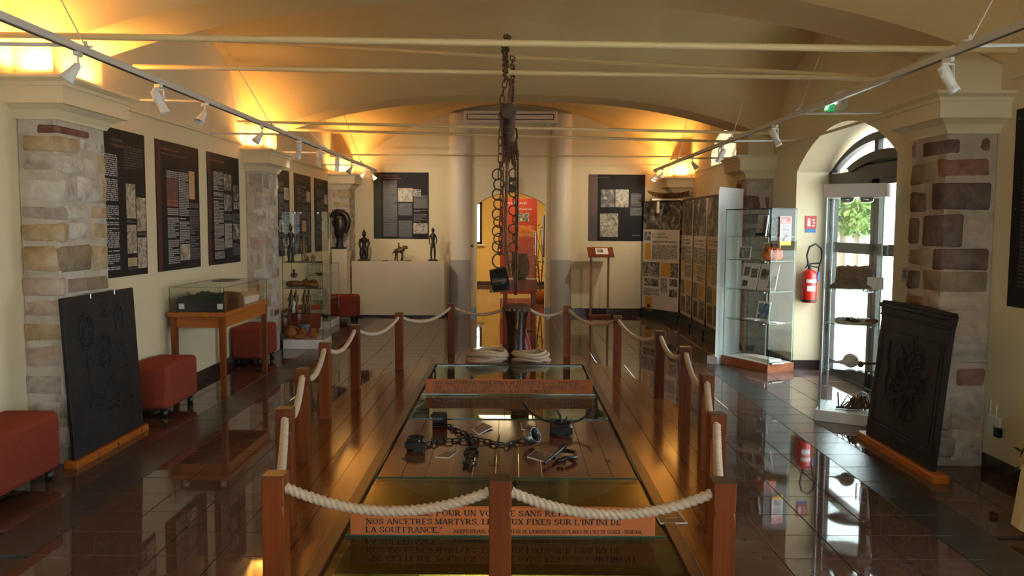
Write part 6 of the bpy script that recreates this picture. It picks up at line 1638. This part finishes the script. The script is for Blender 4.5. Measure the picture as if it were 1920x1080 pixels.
# dark straw fort shaped block on a slab
q = at(.5, .42); z = S2[0]; rnd = random.Random(9)
t = thing('straw_hat', 'dark brown rough straw hat on the upper shelf of the white topped case', 'hat', (q.x, q.y, z))
b = B(); n = 36
prof = [(0, .003), (.20, .003), (.185, .02), (.155, .045), (.145, .12), (.14, .165), (.12, .175), (0, .165)]
vs = []; fs = []
for r_, h in prof:
    for k in range(n):
        a = 2 * PI * k / n; j = 1 + rnd.uniform(-.05, .05); vs.append((q.x + r_ * j * math.cos(a), q.y + .8 * r_ * j * math.sin(a), z + h + (rnd.uniform(-.008, .016) if h > .05 else 0)))
for i in range(len(prof) - 1):
    for k in range(n): l = (k + 1) % n; fs.append((i * n + k, i * n + l, (i + 1) * n + l, (i + 1) * n + k))
b.add(vs, fs); b.build('crown_and_brim', 'straw', t)
b = B(); q = at(.72, .25); b.obox(V((q.x, q.y, z)), e1 * .12, e2 * .008, V((0, 0, .10))); tag(b.build('white_card', 'paper'), 'small white card before the straw hat in the white topped case', 'card')
z = S2[1]
for k in range(5):
    q = at(.3 + .12 * k, .35 + .08 * (k % 2)); t = thing('shell', ['flat grey shell', 'dark spiny shell', 'banded brown shell', 'small pale shell', 'long brown shell'][k] + ' on the middle shelf of the white topped case', 'shell', (q.x, q.y, z))
    b = B(); b.ball((q.x, q.y, z + .022), (.045, .03, .022), 10); b.lathe([(.026, 0), (.012, .03), (0, .06)], (q.x + .03, q.y, z + .022), 8, 0, (1, .2, .1)); b.build('body', ['greypaint', 'iron', 'brass', 'shell', 'straw'][k], t)
b = B(); q = at(.55, .2); b.lathe([(0, 0), (.14, .002), (.15, .018), (.145, .02), (0, .008)], (q.x + .01, q.y + .03, z - .0 + .0), 20); tag(b.build('flat_basket', 'hessian'), 'flat straw coloured tray on the middle shelf of the white topped case', 'tray')
z = S2[2]; q = at(.5, .35); t = thing('large_shell', 'round white shell with a pointed end on the lower shelf of the white topped case', 'shell', (q.x, q.y, z))
b = B(); b.ball((q.x, q.y, z + .06), (.065, .055, .06), 14); b.lathe([(.03, 0), (.012, .05), (.004, .11), (0, .12)], (q.x - .045, q.y, z + .05), 9, 0, (-1, .2, -.1)); b.build('body', 'shell', t)
q = at(.75, .5); b = B(); b.tube([(q.x - .08, q.y, z + .03), (q.x, q.y, z + .04), (q.x + .08, q.y, z + .035)], [.012, .014, .01], 7); b.ball((q.x - .06, q.y, z + .03), .028, 8); tag(b.build('wooden_pipe', 'straw'), 'brown pipe like piece beside the white shell in the white topped case', 'pipe')
z = zf; q = at(.62, .42); t = thing('fibre_bundle', 'bundle of dark brown fibre and wire on the floor of the white topped case', 'bundle', (q.x, q.y, z)); rnd = random.Random(12); b = B()
for k in range(34):
    a = rnd.uniform(0, 2 * PI); r_ = rnd.uniform(.05, .13); b.tube([(q.x + rnd.uniform(-.04, .04), q.y + rnd.uniform(-.04, .04), z + .01), (q.x + r_ * .6 * math.cos(a), q.y + r_ * .6 * math.sin(a), z + rnd.uniform(.05, .12)), (q.x + r_ * math.cos(a), q.y + r_ * math.sin(a), z + .012)], .007, 5)
b.build('fibres', 'straw', t)
b = B()
for k in range(4): b.tube([(q.x + .03 + (.05 - .006 * k) * math.cos(a), q.y - .02 + .01 * k, z + .10 + (.05 - .006 * k) * math.sin(a)) for a in [2 * PI * i / 16 for i in range(16)]], .004, 5, True)
b.build('wire_coil', 'steel', t)
q = at(.3, .3); b = B(); b.tube([V((q.x, q.y, z + .012)), V((q.x, q.y, z + .012)) + e1 * .16 + e2 * .05], .010, 7); b.tube([V((q.x, q.y, z + .012)) + e1 * .02, V((q.x, q.y, z + .14)) + e1 * .01], .006, 6); tag(b.build('iron_tool', 'iron'), 'thin dark iron tool on the floor of the white topped case, left', 'tool')

# fire extinguisher, its sign and other small wall things
ye = DOOR[0] + DOOR[1] - .095
p = P(1517, 530, ye); ze0, ze1 = P(1517, 567, ye).z, P(1517, 506, ye).z; r_ = .083
t = thing('fire_extinguisher', 'red fire extinguisher with black hose hanging on the white door reveal', 'fire extinguisher', (p.x, ye, ze0))
b = B(); b.lathe([(0, .0), (r_ * .9, 0), (r_, .02), (r_, ze1 - ze0 - .06), (r_ * .85, ze1 - ze0 - .02), (r_ * .45, ze1 - ze0), (.022, ze1 - ze0 + .01), (0, ze1 - ze0 + .01)], (p.x, ye, ze0), 24); b.build('cylinder', 'extred', t)
b = B(); b.lathe([(r_ + .001, .01), (r_ + .002, .035)], (p.x, ye, ze0), 24); b.build('foot_ring', 'black', t)
zc = ze1
b = B(); b.cyl((p.x, ye, zc), (p.x, ye, zc + .06), .02, .018, 10); b.tube([(p.x - .05, ye - .01, zc + .02), (p.x - .02, ye, zc + .06), (p.x + .03, ye, zc + .07), (p.x + .10, ye - .01, zc + .075)], .010, 7); b.tube([(p.x, ye, zc + .04), (p.x + .09, ye - .01, zc + .03)], .008, 7); b.build('valve_and_lever', 'black', t)
b = B(); b.tube([(p.x - .02, ye - .02, zc + .05), (p.x - .045, ye - .03, zc + .16), (p.x - .02, ye - .03, zc + .255), (p.x + .05, ye - .03, zc + .29), (p.x + .115, ye - .02, zc + .24), (p.x + .13, ye - .02, zc + .14), (p.x + .10, ye - .02, zc + .03), (p.x + .09, ye - .02, zc - .06)], .011, 9); b.build('hose', 'black', t)
b = B(); b.lathe([(.011, 0), (.018, .04), (.016, .10), (.008, .105)], (p.x + .092, ye - .02, zc - .02), 10, 0, (-.1, 0, -1)); b.build('nozzle', 'signblue', t)
b = B()
for f0, f1, aw in ((.62, .72, .7), (.36, .52, .6)):
    h = ze1 - ze0; rr = r_ + .0015; ps = [(p.x + rr * math.sin(a), ye - rr * math.cos(a)) for a in [aw * (-1 + 2 * i / 8) for i in range(9)]]
    vs = [(x, y, ze0 + h * f0) for x, y in ps] + [(x, y, ze0 + h * f1) for x, y in ps]; b.add(vs, [(i, i + 1, i + 10, i + 9) for i in range(8)], True)
b.build('label_band', 'paper', t)
yr = DOOR[0] + DOOR[1] - .002
a, c = P(1510, 405, yr), P(1530, 436, yr)
t = thing('fire_sign', 'small red and blue extinguisher sign on the door reveal above the extinguisher', 'sign', ((a.x + c.x) / 2, yr, c.z))
zm = P(1510, 429, yr).z
b = B(); b.bx(a.x, c.x, yr - .006, yr, zm, a.z, .001); b.build('red_panel', 'signred', t)
b = B(); b.bx(a.x + .005, c.x - .005, yr - .006, yr, c.z, zm - .003, .001); b.build('blue_panel', 'signblue', t)
b = B(); w_ = c.x - a.x; h = a.z - zm
b.obox((a.x + w_ * .2, yr - .0075, zm + h * .2), (w_ * .26, 0, 0), (0, .001, 0), (0, 0, h * .5)); b.obox((a.x + w_ * .27, yr - .0075, zm + h * .7), (w_ * .12, 0, 0), (0, .001, 0), (0, 0, h * .12))
for k in range(3): b.obox((a.x + w_ * (.62 + .04 * (k % 2)), yr - .0075, zm + h * (.2 + .22 * k)), (w_ * .22, 0, 0), (0, .001, 0), (0, 0, h * .1))
b.build('pictogram', 'paper', t)
# exit sign
a, c = W(1549, 188, XR - .03), W(1572, 203, XR - .03)
t = thing('exit_sign', 'green running man exit sign high on the wall above the arched door', 'sign', (XR, (a.y + c.y) / 2, c.z))
b = B(); b.bx(XR - .05, XR, c.y, a.y, min(a.z, c.z), max(a.z, c.z), .004); b.build('housing', 'exitgreen', t)
yq, zq, hh = (a.y + c.y) / 2 + .07, (a.z + c.z) / 2, abs(a.z - c.z)
b = B(); xx = XR - .052
b.ball((xx, yq - .02, zq + hh * .28), (.002, .014, .012), 8); b.tube([(xx, yq, zq + hh * .15), (xx, yq + .02, zq - hh * .1), (xx, yq + .05, zq - hh * .32)], .007, 5); b.tube([(xx, yq + .02, zq - hh * .1), (xx, yq - .02, zq - hh * .2), (xx, yq - .01, zq - hh * .38)], .006, 5); b.tube([(xx, yq, zq + hh * .15), (xx, yq - .04, zq), (xx, yq - .05, zq - .02)], .005, 5)
b.box(xx - .001, xx + .002, yq - .17, yq - .08, zq - .008, zq + .008); b.build('pictogram', 'exitwhite', t)
b = B(); b.bx(XR - .07, XR, c.y - .17, c.y, min(a.z, c.z) - .02, max(a.z, c.z) + .02, .006); o = b.build('lamp_unit', 'white', t); b = B(); b.ball((XR - .07, c.y - .04, (a.z + c.z) / 2), .03, 10); b.build('lamp_lens', 'exitwhite', o)
p = W(1698, 513, XR - .02); t = thing('keypad', 'small grey keypad on the wall strip between the arched door and the right pillar', 'keypad', (XR, p.y, p.z - .05)); b = B(); b.bx(XR - .03, XR, p.y - .05, p.y + .05, p.z - .055, p.z + .055, .005); b.build('housing', 'greypaint', t)
b = B()
for i in range(3):
    for k in range(3): b.box(XR - .032, XR - .03, p.y - .03 + .02 * i, p.y - .018 + .02 * i, p.z - .035 + .022 * k, p.z - .02 + .022 * k)
b.build('keys', 'black', t)
p = W(1862, 795, XR); t = thing('wall_socket', 'white socket plate with two cables on the right wall beside the fireback', 'socket', (XR, p.y, p.z - .07))
b = B(); b.bx(XR - .012, XR, p.y - .09, p.y + .05, p.z - .075, p.z + .06, .004); b.build('plate', 'white', t); b = B(); b.bx(XR - .05, XR - .012, p.y - .13, p.y - .085, p.z - .06, p.z + .0, .005); b.build('plug', 'black', t)
b = B(); b.bx(XR - .014, XR - .012, p.y - .045, p.y - .025, p.z - .02, p.z, .0005); b.build('warning_mark', 'yellow', t)
b = B(); b.tube([(XR - .012, p.y + .02, p.z + .05), (XR - .01, p.y + .02, p.z + .16)], .005, 6); b.tube([(XR - .012, p.y - .05, p.z + .05), (XR - .01, p.y - .05, p.z + .14)], .005, 6); b.build('cable', 'white', t)
# cloth covered table at the right edge
t = thing('cloth_table', 'low table under a cream cloth with dark leaf pattern, at the right edge', 'table', (2.85, 3.65, 0))
x0, x1, y0, y1, zt_ = 2.66, 3.14, 3.1, 4.06, .58
b = B(); N = 40; vs = []; fs = []
per = []
for k in range(N):
    s = k / N * 4; i = int(s); f_ = s - i
    per.append([(x0 + (x1 - x0) * f_, y0), (x1, y0 + (y1 - y0) * f_), (x1 - (x1 - x0) * f_, y1), (x0, y1 - (y1 - y0) * f_)][i])
cx, cy = (x0 + x1) / 2, (y0 + y1) / 2
for j, (zz, g) in enumerate(((zt_, 0), (zt_ - .02, .012), (.35, .035), (.06, .065))):
    for k, (x, y) in enumerate(per):
        d = V((x - cx, y - cy, 0)).normalized(); wv = .014 * j * math.sin(k * 1.9); q = V((x, y, zz)) + d * (g + wv); vs.append((min(q.x, XR - .01), q.y, zz))
for j in range(3):
    for k in range(N): l = (k + 1) % N; fs.append((j * N + k, j * N + l, (j + 1) * N + l, (j + 1) * N + k))
fs.append(tuple(range(N)))
b.add(vs, fs, False); b.build('tablecloth', 'cloth', t, recalc=False)
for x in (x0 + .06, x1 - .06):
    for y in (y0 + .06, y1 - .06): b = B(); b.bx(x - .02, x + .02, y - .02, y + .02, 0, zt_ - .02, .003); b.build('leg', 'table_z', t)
rnd = random.Random(2)
for k in range(16):
    y = rnd.uniform(y0 + .1, y1 - .02); z = rnd.uniform(.12, .5); xs = x0 - .055 - .03 * (1 - z / .58)
    b = B(); a = rnd.uniform(-1.2, 1.2); dy, dz = math.cos(a) * .045, math.sin(a) * .045
    b.add([(xs - .02, y - dy, z - dz), (xs - .02, y - dz * .25, z + dy * .25), (xs - .02, y + dy, z + dz), (xs - .02, y + dz * .15, z - dy * .15)], [(0, 1, 2, 3)]); b.build('leaf_print', 'ink_black', t, recalc=False)

# ------------------------------------------------------------------ things in and before the far doorway
YT = 10.75
a, c = P(943, 548, YT), P(1007, 548, YT); zt_ = P(975, 525, YT).z
t = thing('display_stand', 'reddish wooden stand with four legs seen behind the drum, carrying a glass box', 'stand', ((a.x + c.x) / 2, YT + .2, 0))
b = B(); b.bx(a.x, c.x, YT, YT + .42, zt_ - .16, zt_, .004); b.build('top_box', 'cherry', t)
for x in (a.x + .03, c.x - .045):
    for y in (YT + .03, YT + .38): b = B(); b.bx(x - .03, x + .03, y - .03, y + .03, 0, zt_ - .16, .003); b.build('leg', 'cherry', t)
b = B(); b.bx(a.x + .06, c.x - .07, YT + .03, YT + .05, .18, .22, .003); b.build('stretcher', 'cherry', t)
t = thing('glass_box', 'glass box on the wooden stand, sheltering a brown pot', 'glass cover', ((a.x + c.x) / 2, YT + .2, zt_)); zg = P(975, 436, YT).z
pane_box(t, a.x + .02, c.x - .02, YT + .02, YT + .40, zt_, zg)
xm = P(976, 500, YT + .2).x
t = thing('brown_pot', 'round brown pot inside the glass box on the wooden stand', 'pot', (xm, YT + .2, zt_))
b = B(); b.lathe([(0, 0), (.07, 0), (.115, .08), (.13, .17), (.11, .26), (.085, .31), (.10, .34), (.09, .335), (0, .25)], (xm, YT + .2, zt_), 24); b.build('body', 'straw', t)
YR = 18.6; a, c = P(938, 372, YR), P(1007, 437, YR)
poster('banner', 'red banner with white heading standing in the yellow room beyond the doorway', 'banner', (a.x, YR, a.z), (c.x - a.x, 0, 0), (0, 0, -a.z + .05), 'signred2', [('line', "LES ESCLAVES", .14, .06, .72, .022, 'ink_white'), ('line', "AFFRANCHIS", .42, .12, .86, .018, 'ink_white'), ('pic', .48, .15, .78, .24, 'photo'), ('fill', .5, .28, .92, .40, 'clay'), ('text', .1, .26, .44, .5, 14, 'ink_rose'), ('text', .1, .55, .9, .9, 30, 'ink_rose')], 41)
YQ = 17.0; p = P(1013, 600, YQ)
t = thing('tall_plant', 'leafy green plant in the yellow room at the right of the doorway', 'plant', (p.x, YQ, 0))
b = B(); b.lathe([(0, 0), (.11, 0), (.15, .26), (.13, .26), (.12, .22), (0, .22)], (p.x, YQ, 0), 18); b.build('plant_pot', 'clay', t)
b = B()
for k in range(5): b.tube([(p.x, YQ, .2), (p.x + U(-.1, .1), YQ + U(-.1, .1), .9), (p.x + U(-.14, .14), YQ + U(-.14, .14), 1.6)], [.012, .009, .004], 6)
b.build('stems', 'bark', t)
leaf = None
for k in range(130):
    z = U(.4, 1.75); a_ = U(0, 2 * PI); r_ = U(.03, .2); c = V((p.x + r_ * math.cos(a_), YQ + r_ * math.sin(a_), z)); d = V((math.cos(a_), math.sin(a_), U(-.6, .5))).normalized()
    if leaf is None:
        b = B(); b.add([(0, 0, 0), (.022, .0, .05), (0, .006, .12), (-.022, 0, .05)], [(0, 1, 2), (0, 2, 3)]); leaf = b.build('leaf', 'leaf', t, recalc=False); me = leaf.data; o = leaf
    else: o = bpy.data.objects.new('leaf', me); COL.objects.link(o); o.parent = t
    o.location = c - WO[t.name]; o.rotation_euler = d.to_track_quat('Z', 'Y').to_euler()
p = P(1019, 440, YF + .33); b = B(); b.bx(DX1 - .02, DX1 + .0, YF + .33, YF + .9, P(1019, 482, YF + .4).z, P(1019, 404, YF + .4).z, .004)
t = b; 
tag(b.build('dark_screen', 'black'), 'thin dark screen seen edge on just beyond the right side of the doorway', 'screen')
